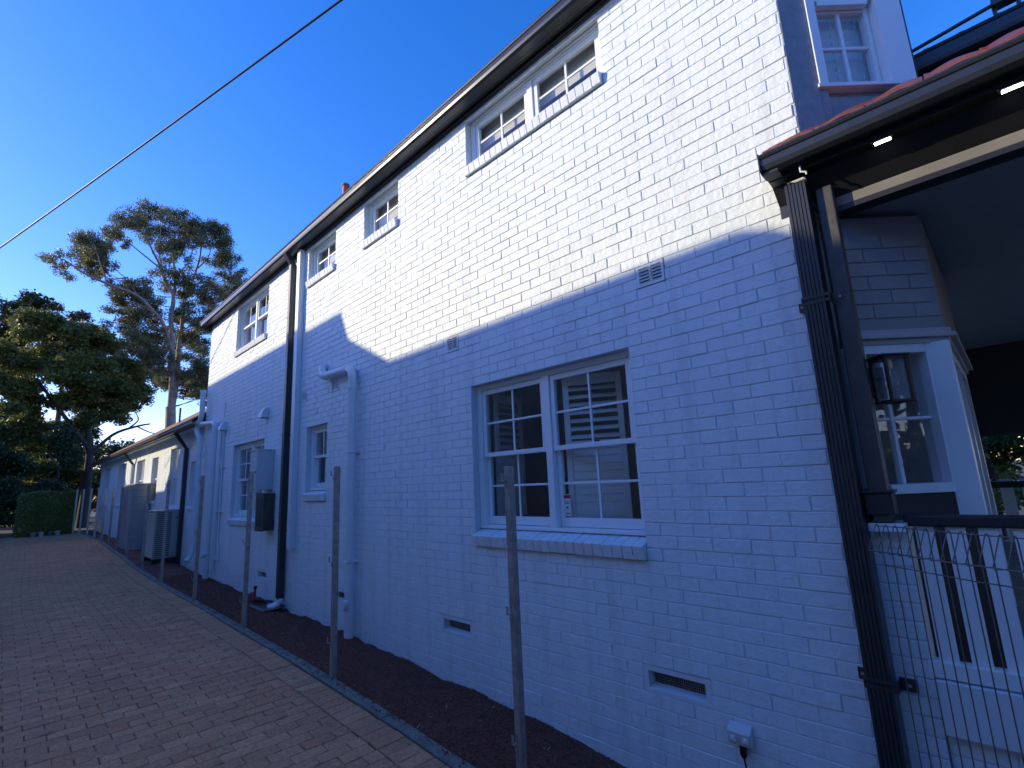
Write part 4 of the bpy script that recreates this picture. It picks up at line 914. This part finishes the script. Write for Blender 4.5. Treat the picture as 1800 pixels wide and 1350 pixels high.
# ------------------------------------------------------------------ rear wing
wing = thing('rear_wing', 'single-storey painted rear wing with tiled roof beyond the main house', 'building', (6, 22, gz(22)))
XW = 3.40; WY0, WY1 = 13.42, 31.6; zt_ = 1.74; zb_ = -1.9
WW = [(28.6, 30.6, -.20, 1.38), (24.6, 26.4, -.20, 1.38), (21.0, 22.4, -.10, 1.30), (18.9, 19.8, -.10, 1.25), (16.2, 17.3, -.30, 1.35), (14.4, 15.0, -.25, .85)]
yc = sorted([WY0, WY1]+[v for w in WW for v in w[:2]]); wbm = MB()
for a, b_ in zip(yc[:-1], yc[1:]):
    w = [w for w in WW if abs(w[0]-a) < 1e-6]
    if w: wbm.box(XW, XW+.22, a, b_, zb_, w[0][2]); wbm.box(XW, XW+.22, a, b_, w[0][3], zt_)
    else: wbm.box(XW, XW+.22, a, b_, zb_, zt_)
wm = bpy.data.materials.new('painted_brick_far'); MW = brick_paint('painted_brick_wing', (0.70, 0.775, 0.82), (0.755, 0.825, 0.86), .6)
ww = wbm.build('wall', MW, wing)
b = MB(); rr = random.Random(11)                      # courses of the wing
k = 0; z = zt_-.09
fb_ = MB()
while z > -1.75:
    y = WY0+.02-.12*(k % 2)
    while y < WY1-.02:
        a, c_ = max(y+.005, WY0+.02), min(y+ST-.005, WY1-.01); y += ST
        sg = [(a, c_)]
        for w in WW:
            if w[2]-.02 < z+.04 < w[3]+.02:
                sg = [(p_, q_) for s_ in sg for (p_, q_) in ((s_[0], min(s_[1], w[0])), (max(s_[0], w[1]), s_[1])) if q_-p_ > .02]
        for p_, q_ in sg: fb_.box(XW-.006+rr.gauss(0, .001), XW+.004, p_, q_, z, z+CH-.009, rr.random())
    z -= CH; k += 1
fb_.build('brick_courses', MW, ww, kind='stuff')
for (a, b_, c, d) in WW:
    f = rail_frame('window', M_WHITE, wing, XW+.08, XW+.14, a, b_, c, d, .05, .05, .06, .004)
    dbl = (b_-a) > 1.0; mid = (a+b_)/2
    if dbl: B('mullion', M_WHITE, f, [(XW+.078, XW+.142, mid-.035, mid+.035, c+.06, d-.05)], .003)
    for (p_, q_) in (((a+.05, mid-.035), (mid+.035, b_-.05)) if dbl else ((a+.05, b_-.05),)):
        zm = (c+d)/2; B('sash', M_WHITE, f, [(XW+.09, XW+.13, p_, q_, zm-.025, zm+.025), (XW+.095, XW+.125, (p_+q_)/2-.012, (p_+q_)/2+.012, c+.06, zm-.025), (XW+.095, XW+.125, (p_+q_)/2-.012, (p_+q_)/2+.012, zm+.025, d-.05), (XW+.095, XW+.125, p_, p_+.03, c+.06, d-.05), (XW+.095, XW+.125, q_-.03, q_, c+.06, d-.05)], .003)
        q = MB(); q.face([(XW+.11, p_, c+.05), (XW+.11, q_, c+.05), (XW+.11, q_, d-.04), (XW+.11, p_, d-.04)]); q.build('pane', M_GLASS, f)
    B('sill', M_RENDER, f, [(XW-.05, XW+.08, a-.03, b_+.03, c-.09, c-.002)], .006)
    B('blind', M_CURT, wing, [(XW+.30, XW+.305, a-.3, b_+.3, c-.3, d+.1)])
quad_gutter('gutter', wing, 2.985, WY0-.02, WY1+.3, 1.62, .12, .11, mt=M_CHAR)
B('fascia', M_CHAR, wing, [(3.095, 3.115, WY0-.02, WY1+.3, 1.60, 1.74)]); B('soffit', M_WHITE, wing, [(3.116, XW+.1, WY0, WY1+.28, 1.655, 1.67)])
p3 = math.tan(R(33)); q = MB()
xr = 7.2; q.face([(3.03, WY0, 1.745), (3.03, WY1+.35, 1.745), (xr, WY1-3.5, 1.745+(xr-3.03)*p3), (xr, WY0, 1.745+(xr-3.03)*p3)])
q.face([(3.03, WY1+.35, 1.745), (11.4, WY1+.35, 1.745), (xr, WY1-3.5, 1.745+(xr-3.03)*p3)]); q.face([(11.4, WY0, 1.745), (11.4, WY1+.35, 1.745), (xr, WY1-3.5, 1.745+(xr-3.03)*p3), (xr, WY0, 1.745+(xr-3.03)*p3)])
rw = q.build('roof', M_OLDT, wing)
for i in range(26):                                  # tile courses stepped up the slope
    xa = 3.03+i*.16; za = 1.75+(xa-3.03)*p3; q = MB(); y1_ = WY1+.3-(xa-3.03)*.9
    q.prism([(xa, za+.004), (xa, za+.024), (xa+.19, za+.19*p3+.006), (xa+.19, za+.19*p3)], WY0, y1_); q.build('tile_course', M_OLDT, rw)
B('end_wall', MW, wing, [(XW+.22, 11.0, WY1-.22, WY1-.001, zb_, zt_)])
for (y, zz_) in ((15.35, 1.62), (22.9, 1.62)):
    dpp = B('downpipe', M_CHAR if y < 16 else M_PIPE, wing, [(XW-.10, XW-.015, y-.05, y+.05, -1.7, 1.22)], .006)
    q = MB(); q.prism([(XW-.10, 1.22), (XW-.015, 1.22), (3.12, 1.615), (3.03, 1.615)], y-.05, y+.05); q.build('swan_neck', M_CHAR, dpp, .004)
q = MB(); q.tube([(4.6, 22.5, 2.6), (4.6, 22.5, 3.35)], .035, 10); q.build('vent_pipe', M_CHAR, wing)

# ------------------------------------------------------------------ overhead cable
q = MB(); A_, B_ = Vector((2.853, 6.0, 7.186)), Vector((-.58, 15.9, 5.87)); dv = B_-A_
pts = []
for i in range(41):
    t = -1.6+3.6*i/40; p = A_+dv*t; sag = .10*((t-.5)**2-.25); pts.append((p.x, p.y, p.z+sag))
q.tube(pts, .0165, 8); tag(q.build('overhead_cable', mat('black_cable', (.01, .01, .012), .5)), 'black overhead service cable crossing the blue sky', 'cable')

# ------------------------------------------------------------------ neighbouring house across the drive (off to the left)
nb = thing('neighbouring_house', 'unseen neighbouring house across the driveway, shaped to throw the wall shadow, cream to bounce light', 'house', (-8, 12, gz(12)))
xn = -3.0; dY = (D-xn)*math.tan(SAZ); dZ = (D-xn)*math.tan(SEL)/math.cos(SAZ)
def sh_(y, z): return (y+dY, z+dZ)                   # roof-line points that throw the shadow edge seen on the wall
prof = [(-9.0, gz(0)-.5), (-9.0, sh_(0, .7)[1]), sh_(-1.5, 1.0), sh_(.45, 1.22), sh_(.60, 1.33), sh_(.80, 1.47), sh_(1.03, 1.555), sh_(5.34, 1.545), sh_(6.40, 2.08), sh_(6.65, 2.555), sh_(16.0, 2.555), sh_(16.9, 1.35), sh_(17.9, .25), sh_(24.0, .15), sh_(25.0, 1.1), sh_(25.8, 2.0), sh_(34.0, 2.1), (sh_(34.0, 0)[0], gz(36)-.3)]
dp_ = 5.0; sk = dp_*math.tan(SAZ); q = MB(); n_ = len(prof)      # plan skewed along the sun so all slices share one shadow outline
vs = [(xn, p[0], p[1]) for p in prof]+[(xn-dp_, p[0]+sk, p[1]) for p in prof]
q.raw(vs, [(i, (i+1) % n_, n_+(i+1) % n_, n_+i) for i in range(n_)]); q.raw(vs, [tuple(range(n_)), tuple(range(n_, 2*n_))]); q.build('walls', M_NBR, nb)
for (y, z) in ((15.5, 2.6), (19.5, 2.6)):
    f = B('window', M_WHITE, nb, [(xn+.001, xn+.05, y-.6, y+.6, z-.6, z-.52), (xn+.001, xn+.05, y-.6, y+.6, z+.52, z+.6), (xn+.001, xn+.05, y-.6, y-.52, z-.52, z+.52), (xn+.001, xn+.05, y+.52, y+.6, z-.52, z+.52)])
    B('pane', mat('dark_pane', (.03, .035, .045), .08), f, [(xn+.001, xn+.02, y-.52, y+.52, z-.52, z+.52)])

# ------------------------------------------------------------------ trees
def leaves(centres, n, size, flat=.6, tone=None, seed=1, shell=.55, droop=0.0):
    """n leaf faces spread through ellipsoids (x,y,z,rx,ry,rz)"""
    g_ = np.random.default_rng(seed); c = np.array(centres, float); vol = (c[:,3]*c[:,4]*c[:,5])**.72; pr = vol/vol.sum()
    idx = g_.choice(len(c), n, p=pr); d = g_.normal(size=(n,3)); d /= np.linalg.norm(d, axis=1)[:,None]
    rad = g_.random(n)**shell; bump_ = 1+.22*np.sin(d[:,0]*7+idx)*np.cos(d[:,2]*6+idx*2)
    P_ = c[idx,:3]+d*rad[:,None]*c[idx,3:6]*bump_[:,None]
    # gather into twigs
    tw = g_.normal(size=(n,3))*size*.6; P_ += tw
    a = g_.normal(size=(n,3)); a[:,2] = a[:,2]*flat-droop; a /= np.linalg.norm(a, axis=1)[:,None]
    b_ = np.cross(a, g_.normal(size=(n,3))); b_ /= np.linalg.norm(b_, axis=1)[:,None]
    L = size*(.6+.8*g_.random(n))[:,None]; Wd = L*(.32+.25*g_.random(n))[:,None]
    v = np.stack([P_-a*L*.5, P_+b_*Wd*.5, P_+a*L*.5, P_-b_*Wd*.5], 1).reshape(-1, 3)
    t = np.clip(.5+.25*np.sin(idx*2.3)+g_.normal(size=n)*.2, 0, 1)
    return v, t
def leaf_obj(name, v, t, mt, parent=None, kind=None):
    n = len(t); me = bpy.data.meshes.new(name); v = v.copy(); v[:,2] += ZE
    me.vertices.add(4*n); me.vertices.foreach_set('co', v.astype(np.float32).ravel()); me.loops.add(4*n); me.loops.foreach_set('vertex_index', np.arange(4*n, dtype=np.int32))
    me.polygons.add(n); me.polygons.foreach_set('loop_start', np.arange(0, 4*n, 4, dtype=np.int32)); me.polygons.foreach_set('loop_total', np.full(n, 4, dtype=np.int32))
    at = me.attributes.new('tone', 'FLOAT', 'FACE'); at.data.foreach_set('value', t.astype(np.float32)); me.update(calc_edges=True); me.validate()
    me.materials.append(mt); o_ = bpy.data.objects.new(name, me); COL.objects.link(o_)
    if parent is not None: attach(o_, parent)
    return o_
def limb(b, pts, r0, r1, jit=.0):
    n = len(pts); pp = []; rs = []
    P_ = [Vector(p) for p in pts]
    for i in range(n-1):
        for k in range(4):
            t = k/4; p0 = P_[max(i-1, 0)]; p1 = P_[i]; p2_ = P_[i+1]; p3_ = P_[min(i+2, n-1)]
            v = .5*((2*p1)+(p2_-p0)*t+(2*p0-5*p1+4*p2_-p3_)*t*t+(3*p1-p0-3*p2_+p3_)*t**3); pp.append(v)
    pp.append(P_[-1]); m_ = len(pp)
    b.tube(pp, [r0+(r1-r0)*(i/(m_-1)) for i in range(m_)], 8)
# tall gum
GT = thing('gum_tree', 'tall gum tree with pale forked trunk and flat leaf clumps beyond the wing', 'tree', (7.7, 40, gz(40)))
b = MB(); Y0 = 40
limb(b, [(7.75, Y0, gz(40)-.3), (7.7, Y0, 4.0), (7.6, Y0, 6.0)], .34, .30)
limb(b, [(7.6, Y0, 5.6), (7.5, Y0-.3, 8), (7.3, Y0-.5, 10), (7.1, Y0-.5, 12), (7.1, Y0-.6, 13.6), (6.6, Y0-.6, 14.5), (6.1, Y0-.7, 15.7), (5.7, Y0-.8, 16.4), (5.0, Y0-1, 17.6)], .20, .04)
limb(b, [(7.65, Y0, 5.6), (7.9, Y0+.4, 8), (7.9, Y0+.6, 10.1), (8.0, Y0+.7, 12.2), (8.0, Y0+.8, 13.8), (8.4, Y0+.9, 15.4), (8.8, Y0+1, 17.3), (8.9, Y0+1, 19.1)], .20, .04)
limb(b, [(7.1, Y0-.6, 13.4), (7.2, Y0-.2, 15.1), (7.0, Y0, 16.8), (7.0, Y0, 18.6)], .11, .03)
limb(b, [(7.3, Y0-.4, 9.9), (6.6, Y0-1, 11.4), (5.8, Y0-1.4, 12.2), (4.9, Y0-1.6, 12.9), (3.4, Y0-1.8, 13.2), (2.2, Y0-1.8, 13.6), (1.6, Y0-1.8, 14.0), (1.2, Y0-1.8, 14.2)], .13, .03)
for pts, r0 in (([(5.9, Y0-1.4, 12.0), (5.2, Y0-1.2, 12.4), (4.6, Y0-1, 12.7)], .09), ([(6.2, Y0-.7, 15.4), (4.9, Y0-.9, 16.2), (3.9, Y0-1, 16.9)], .08), ([(5.7, Y0-.8, 16.3), (5.3, Y0-.4, 17.6), (4.6, Y0, 18.5)], .07),
                ([(8.3, Y0+.9, 15.2), (9.3, Y0+.8, 15.7), (10.3, Y0+.8, 16.0), (11.0, Y0+.8, 16.8)], .09), ([(8.6, Y0+1, 16.5), (9.4, Y0+1.2, 17.8), (9.6, Y0+1.2, 19.0)], .08), ([(3.4, Y0-1.8, 13.2), (2.9, Y0-1.7, 14.6), (2.5, Y0-1.6, 15.8)], .07),
                ([(7.2, Y0-.2, 15.2), (7.9, Y0-.5, 16.6), (8.1, Y0-.6, 18.6)], .07), ([(7.9, Y0+.6, 10.2), (8.7, Y0+.2, 11.5), (9.4, Y0, 13.5)], .08), ([(7.5, Y0-.3, 8), (6.5, Y0-.5, 9.0), (5.6, Y0-.8, 9.6)], .08), ([(6.6, Y0-.6, 14.5), (6.0, Y0-1.2, 16.2), (5.9, Y0-1.3, 18.4)], .07),
                ([(7.8, Y0, 7.5), (8.6, Y0-.5, 8.2), (9.2, Y0-.6, 8.3)], .06), ([(4.9, Y0-1.6, 13.0), (4.6, Y0-1.5, 13.5), (4.4, Y0-1.5, 14.0)], .05)):
    limb(b, pts, r0*.75, .02)
CL = [(4.6, 18.5, 1.2, .7), (5.9, 18.9, 1.1, .9), (6.9, 19.5, 1.0, .8), (8.1, 19.4, .9, .7), (9.3, 19.4, 1.2, .8), (3.8, 17.3, .6, .5), (2.4, 16.2, .9, .6), (2.7, 15.5, .6, .6), (1.1, 14.5, .7, .5), (3.3, 14.6, .5, .6), (6.7, 17.0, .9, .9), (7.7, 17.6, .8, 1.0), (9.8, 17.8, 1.1, .8), (10.5, 17.0, .8, .9), (4.7, 13.8, 1.1, .6), (5.6, 13.7, 1.0, .8), (4.4, 12.5, 1.0, .6), (5.6, 12.4, 1.0, .6), (7.0, 15.0, 1.0, .6), (8.1, 14.9, 1.1, .6), (8.9, 14.2, 1.1, .7), (10.2, 14.8, 1.0, .7), (10.9, 15.5, .7, .3), (8.5, 12.8, 1.2, .6), (4.5, 11.4, .9, .5), (5.7, 11.2, 1.2, .5), (8.6, 11.8, .8, .6), (6.2, 10.0, .8, .8), (8.7, 10.2, .9, 1.0), (8.3, 8.6, 1.0, 1.0), (6.7, 8.4, 1.0, 1.0), (5.4, 9.7, .8, .8), (9.2, 8.2, .6, .8), (9.6, 7.0, .8, .6), (9.8, 12.2, .9, .5)]
rt_ = random.Random(5); cc = []
LP = [Vector(p) for p in b.v[::8]]
for (x, z, rx, rz) in CL:                             # fine branches reaching into the clumps
    for k in range(6):
        e_ = Vector((x+rt_.uniform(-.9, .9)*rx, Y0+rt_.uniform(-1.3, 1.3), z+rt_.uniform(-.5, .7)*rz))
        c_ = [p for p in LP if p.z < e_.z-.3] or LP
        p0 = min(c_, key=lambda p: (p-e_).length+.6*rt_.random()); md_ = (p0+e_)/2+Vector((rt_.uniform(-.2, .2), rt_.uniform(-.2, .2), rt_.uniform(-.35, .05)))
        b.tube([p0, (p0+md_)/2+Vector((0, 0, -.05)), md_, (md_+e_)/2+Vector((0, 0, .05)), e_], [.038, .032, .026, .018, .008], 5)
b.build('trunk', M_BARK, GT)
for i in range(len(CL)):
    for j in range(i):
        dd_ = math.hypot(CL[i][0]-CL[j][0], CL[i][1]-CL[j][1])
        if dd_ < 1.9 and rt_.random() < .6: CL.append(((CL[i][0]+CL[j][0])/2, (CL[i][1]+CL[j][1])/2, .6, .4))
for (x, z, rx, rz) in CL:
    for k in range(9):                                # each clump is several loose tufts
        cc.append((x+rt_.uniform(-.95, .95)*rx, Y0+rt_.uniform(-1.6, 1.6), z+rt_.uniform(-.8, .8)*rz, rx*rt_.uniform(.34, .62), rt_.uniform(.45, .9), rz*rt_.uniform(.26, .5)))
v, t = leaves(cc, 150000, .125, .7, seed=2, shell=.5, droop=.5); leaf_obj('crown', v, t, M_GUM, GT)

def bushy(name, label, cat, base, lumps, n, size, mt, trunk=None, seed=3, group=None, bark=M_BARK2, shell=.35):
    o_ = thing(name, label, cat, base, group)
    if trunk:
        b = MB()
        for pts, r0, r1 in trunk: limb(b, pts, r0, r1)
        b.build('trunk', bark, o_)
    rr_ = random.Random(seed); cc = []
    for (x, y, z, rx, ry, rz) in lumps:
        k = 9
        for i in range(k):
            a, e_ = rr_.uniform(0, 2*PI), rr_.uniform(-.5, 1.2); q_ = rr_.uniform(.45, .85)
            cc.append((x+rx*q_*math.cos(a)*math.cos(e_), y+ry*q_*math.sin(a)*math.cos(e_), z+rz*q_*math.sin(e_), rx*rr_.uniform(.22, .42), ry*rr_.uniform(.22, .42), rz*rr_.uniform(.16, .3)))
    v, t = leaves(cc, n, size, .7, seed=seed, shell=shell); leaf_obj('crown', v, t, mt, o_); return o_
bushy('evergreen_tree', 'broad dense evergreen with sunlit olive top beside the driveway end', 'tree', (2.9, 36, gz(36)),
      [(1.2, 36, 8.6, 2.2, 2.0, 1.6), (2.4, 36, 7.2, 2.0, 2.0, 1.6), (.2, 36.5, 7.4, 2.0, 2.0, 1.6), (1.6, 35, 5.6, 2.2, 1.8, 1.4), (3.3, 36, 5.4, 1.8, 1.8, 1.2), (-.4, 36, 5.2, 1.8, 1.8, 1.6), (2.6, 36, 9.0, 1.2, 1.4, .9), (4.0, 36, 6.4, 1.1, 1.3, .9), (3.6, 36.4, 4.4, 1.3, 1.3, .7), (2.2, 37.5, 3.2, 2.0, 1.2, 1.3), (.2, 37.5, 3.2, 2.2, 1.2, 1.5), (-1.4, 37, 3.4, 1.8, 1.2, 1.6), (1.4, 37.5, 1.2, 2.4, 1.2, 1.3), (4.4, 37, 7.4, 1.4, 1.2, 1.2), (4.9, 37, 5.8, 1.3, 1.2, 1.1), (3.6, 37, 8.6, 1.3, 1.2, 1.0)], 105000, .19, M_DENSE,
      [([(3.3, 36.5, gz(36)-.2), (3.35, 36.5, 1.5), (3.2, 36.4, 3.6), (2.4, 36.2, 6.5)], .26, .10), ([(3.3, 36.4, 2.4), (4.2, 36.2, 3.6), (5.2, 36, 4.1), (5.9, 36, 4.3)], .10, .04), ([(3.3, 36.4, 2.8), (2.0, 36, 4.6), (.8, 36, 6.4)], .14, .06), ([(4.9, 36, 4.0), (5.3, 36, 4.5), (5.1, 36, 5.0)], .05, .02), ([(5.3, 36, 4.1), (5.9, 36, 3.8), (6.4, 36, 3.7)], .04, .02)], seed=3)
bushy('evergreen_tree', 'tall dark tree at the left edge behind the broad evergreen', 'tree', (-.8, 44, gz(44)),
      [(-.8, 44, 12.2, 2.2, 1.8, 1.6), (-2.2, 44, 10.5, 2.6, 2, 2.0), (.6, 44, 11.0, 1.8, 1.8, 1.3), (-1, 43, 7.5, 2.6, 2, 2.4)], 22000, .24, M_DARKL, [([(-1, 44, gz(44)-.2), (-1, 44, 6), (-.8, 44, 12)], .3, .06)], seed=4)
bushy('russet_tree', 'thin russet-leaved tree top rising behind the dark trees', 'tree', (2.4, 52, gz(52)),
      [(1.6, 52, 15.0, .7, .8, .5), (3.0, 52, 14.6, .9, .8, .6), (4.3, 52, 13.4, 1.0, .9, .6), (.4, 52, 14.4, .8, .8, .4), (2.2, 52, 12.8, 1.8, 1.2, .8), (5.3, 52, 11.8, 1.2, 1.0, 1.0), (5.2, 52, 8.5, 2.0, 1.2, 2.0)], 15000, .22, M_BROWNL, [([(2.6, 52, gz(52)-.2), (2.6, 52, 8), (2.4, 52, 13)], .25, .05), ([(2.6, 52, 10), (4.2, 52, 13.2)], .07, .03), ([(2.5, 52, 12), (1.2, 52, 14.6)], .06, .02)], seed=6)
bushy('conical_shrub', 'dark upright shrub standing behind the clipped hedge', 'shrub', (1.9, 32.6, gz(32)),
      [(1.7, 32.6, .2, 1.0, .9, 1.3), (1.9, 32.6, 2.0, .9, .8, 1.5), (2.0, 32.6, 3.3, .55, .5, .9)], 14000, .13, M_DARKL, [([(1.9, 32.6, gz(32)-.1), (1.9, 32.6, 2.5)], .08, .03)], seed=7)
bushy('shade_shrub', 'dark spreading shrub at the left edge beyond the paving', 'shrub', (-.6, 33.5, gz(33)),
      [(-.6, 33.5, .2, 1.5, 1.2, 1.5), (.3, 34.5, 2.0, 1.3, 1.2, 1.6), (-1.8, 34, 1.6, 1.6, 1.2, 2.0), (-.2, 33.6, -1.0, 1.4, .8, .7), (-2.2, 33.6, -.6, 1.4, .8, 1.0)], 26000, .16, M_DARKL, [([(-.5, 33.6, gz(33)-.1), (-.5, 33.6, 2.0)], .1, .04)], seed=8)
bushy('rear_tree', 'dark tree filling the gap above the rear fence line', 'tree', (4.2, 47, gz(47)),
      [(4.0, 47, 1.5, 3.0, 1.5, 2.6), (1.0, 47, 1.0, 3.0, 1.5, 2.5), (-2.5, 47, 2.0, 3.0, 1.5, 3.0), (6.5, 48, 2.0, 2.0, 1.5, 2.6), (2.2, 46, 5.0, 2.6, 1.5, 2.0), (-.6, 46, 5.0, 2.6, 1.5, 2.0), (.8, 45, 3.0, 3.0, 1.5, 2.0), (4.0, 46.5, -.2, 3.0, 1.2, 1.4), (-2.5, 46.5, -.2, 3.0, 1.2, 1.4)], 46000, .24, M_DARKL, [([(4, 47, gz(47)-.1), (4, 47, 3)], .2, .08)], seed=9)
bushy('background_tree', 'distant dark tree low behind the hedge and posts', 'tree', (2, 58, gz(58)),
      [(-4, 58, 3, 4, 2, 4), (1, 58, 2.5, 4, 2, 4), (5, 58, 2, 3, 2, 3.4), (-1.5, 57, 0, 5, 1.5, 2), (4, 57, -.2, 4, 1.5, 2)], 26000, .34, M_DARKL, [([(2, 58, gz(58)-.1), (2, 58, 4)], .25, .1)], seed=21)
bushy('palm_shrub', 'pale feathery shrub seen over the wing roof beside the trees', 'shrub', (4.9, 34.5, gz(34)),
      [(4.7, 34.5, 2.6, .8, .6, .5), (4.4, 34.5, 2.0, .7, .6, .6), (4.0, 34.5, .8, .6, .6, 1.2)], 3500, .16, M_BROWNL, [([(4.5, 34.5, gz(34)-.1), (4.6, 34.5, 2.4)], .07, .03)], seed=10)
bushy('under_tree', 'dense leafy tree standing behind the gum trunk', 'tree', (10, 50, gz(50)),
      [(9.0, 50, 9.6, 2.2, 1.5, 1.8), (7.2, 50, 12.5, 2.0, 1.5, 1.4), (11.6, 50, 9, 1.8, 1.5, 2.2), (10.6, 50, 13, 1.6, 1.5, 1.6), (8.8, 50, 14.6, 2.0, 1.4, 1.0), (6.4, 50, 9.4, 1.5, 1.3, 2.0)], 17000, .22, M_BROWNL, [([(9.6, 50, gz(50)-.1), (9.5, 50, 7), (9, 50, 12)], .25, .06)], seed=12)
# clipped hedge
hd = thing('clipped_hedge', 'clipped box hedge at the far end of the brick driveway', 'hedge', (1.5, 30.6, gz(31)))
g_ = np.random.default_rng(20); n = 26000; P_ = g_.random((n, 3))*np.array([1.72, 1.1, 1.78])+np.array([.66, 30.1, gz(30)])
f_ = g_.integers(0, 3, n); m_ = g_.normal(size=n)*.03; P_[f_ == 0, 1] = 30.1+m_[f_ == 0]; P_[f_ == 1, 2] = gz(30)+1.80+m_[f_ == 1]; sid = g_.random(n) < .5
P_[(f_ == 2) & sid, 0] = .66+m_[(f_ == 2) & sid]; P_[(f_ == 2) & ~sid, 0] = 2.40+m_[(f_ == 2) & ~sid]
P_[:, 1] += .05*np.sin(P_[:, 0]*6)+.04*np.sin(P_[:, 2]*7); P_[:, 2] += .05*np.sin(P_[:, 0]*5+1)*(P_[:, 2] > .2)
a = g_.normal(size=(n, 3)); a /= np.linalg.norm(a, axis=1)[:, None]; b_ = np.cross(a, g_.normal(size=(n, 3))); b_ /= np.linalg.norm(b_, axis=1)[:, None]; L = .075*(.6+.8*g_.random(n))[:, None]
v = np.stack([P_-a*L*.5, P_+b_*L*.25, P_+a*L*.5, P_-b_*L*.25], 1).reshape(-1, 3); leaf_obj('foliage', v, g_.random(n), M_HEDGE, hd)
B('stems', M_HEDGE, hd, [(.80, 2.26, 30.25, 31.0, gz(30)-.1, .25)])
# pots at the foot of the hedge
for i, (x, col, lb_) in enumerate(((1.18, (.42, .40, .36), 'small stone-coloured pot at the hedge foot, left of the row'), (1.42, (.62, .66, .70), 'pale pot second from the left in front of the hedge'), (1.70, (.16, .18, .22), 'dark pot third from the left in front of the hedge'), (1.94, (.6, .64, .68), 'pale pot at the right end of the row by the hedge'))):
    z = gz(29.7)-.01; pr = [(.065, z), (.095, z+.16), (.105, z+.165), (.105, z+.19), (.09, z+.19), (.085, z+.15)]
    q = MB(); q.tube([(x, 29.7, p_[1]+(.0005*k)) for k, p_ in enumerate(pr)], [p_[0] for p_ in pr], 14, cap=True)
    pt_ = thing('flower_pot', lb_, 'pot', (x, 29.7, z), 'pots at the foot of the hedge'); q.build('pot', mat('pot_%d' % i, col, .6), pt_)
    q = MB(); q.tube([(x, 29.7, z+.14), (x, 29.7, z+.15)], .08, 12); q.build('soil', M_MULCH, pt_)
# trees seen through the far end of the verandah
bushy('garden_tree', 'leafy garden tree glimpsed through the far end of the verandah', 'tree', (15, 1, gz(0)),
      [(15, .4, .6, 1.2, 1.6, 1.5), (15.5, -1.6, .9, 1.2, 1.4, 1.6), (15.5, 2.6, 1.2, 1.4, 1.6, 1.8), (15, -.5, -.9, 1, 2.5, .8), (16, 1.2, .0, 1, 1.6, 1.4), (16, -1, .2, 1, 1.6, 1.4)], 17000, .15, M_DENSE, [([(15.4, .5, gz(0)-.1), (15.4, .4, .6)], .12, .05)], seed=15)

bushy('added_street_tree', 'dark tree added out of view towards the road, darkens the bay window reflection and verandah', 'tree', (2, -15, gz(-15)),  # added unseen to block the bright horizon in the bay glass
      [(2, -15, 3, 4, 3, 3.5), (-4, -16, 2.5, 4, 3, 3), (7, -15, 2.5, 4, 3, 3.2), (2, -15, -.5, 6, 2, 1.6), (-5, -15, -.5, 4, 2, 1.6), (9, -15, -.5, 4, 2, 1.6)], 12000, .6, M_DARKL, [([(2, -15, gz(-15)-.1), (2, -15, 3)], .25, .1)], seed=31)
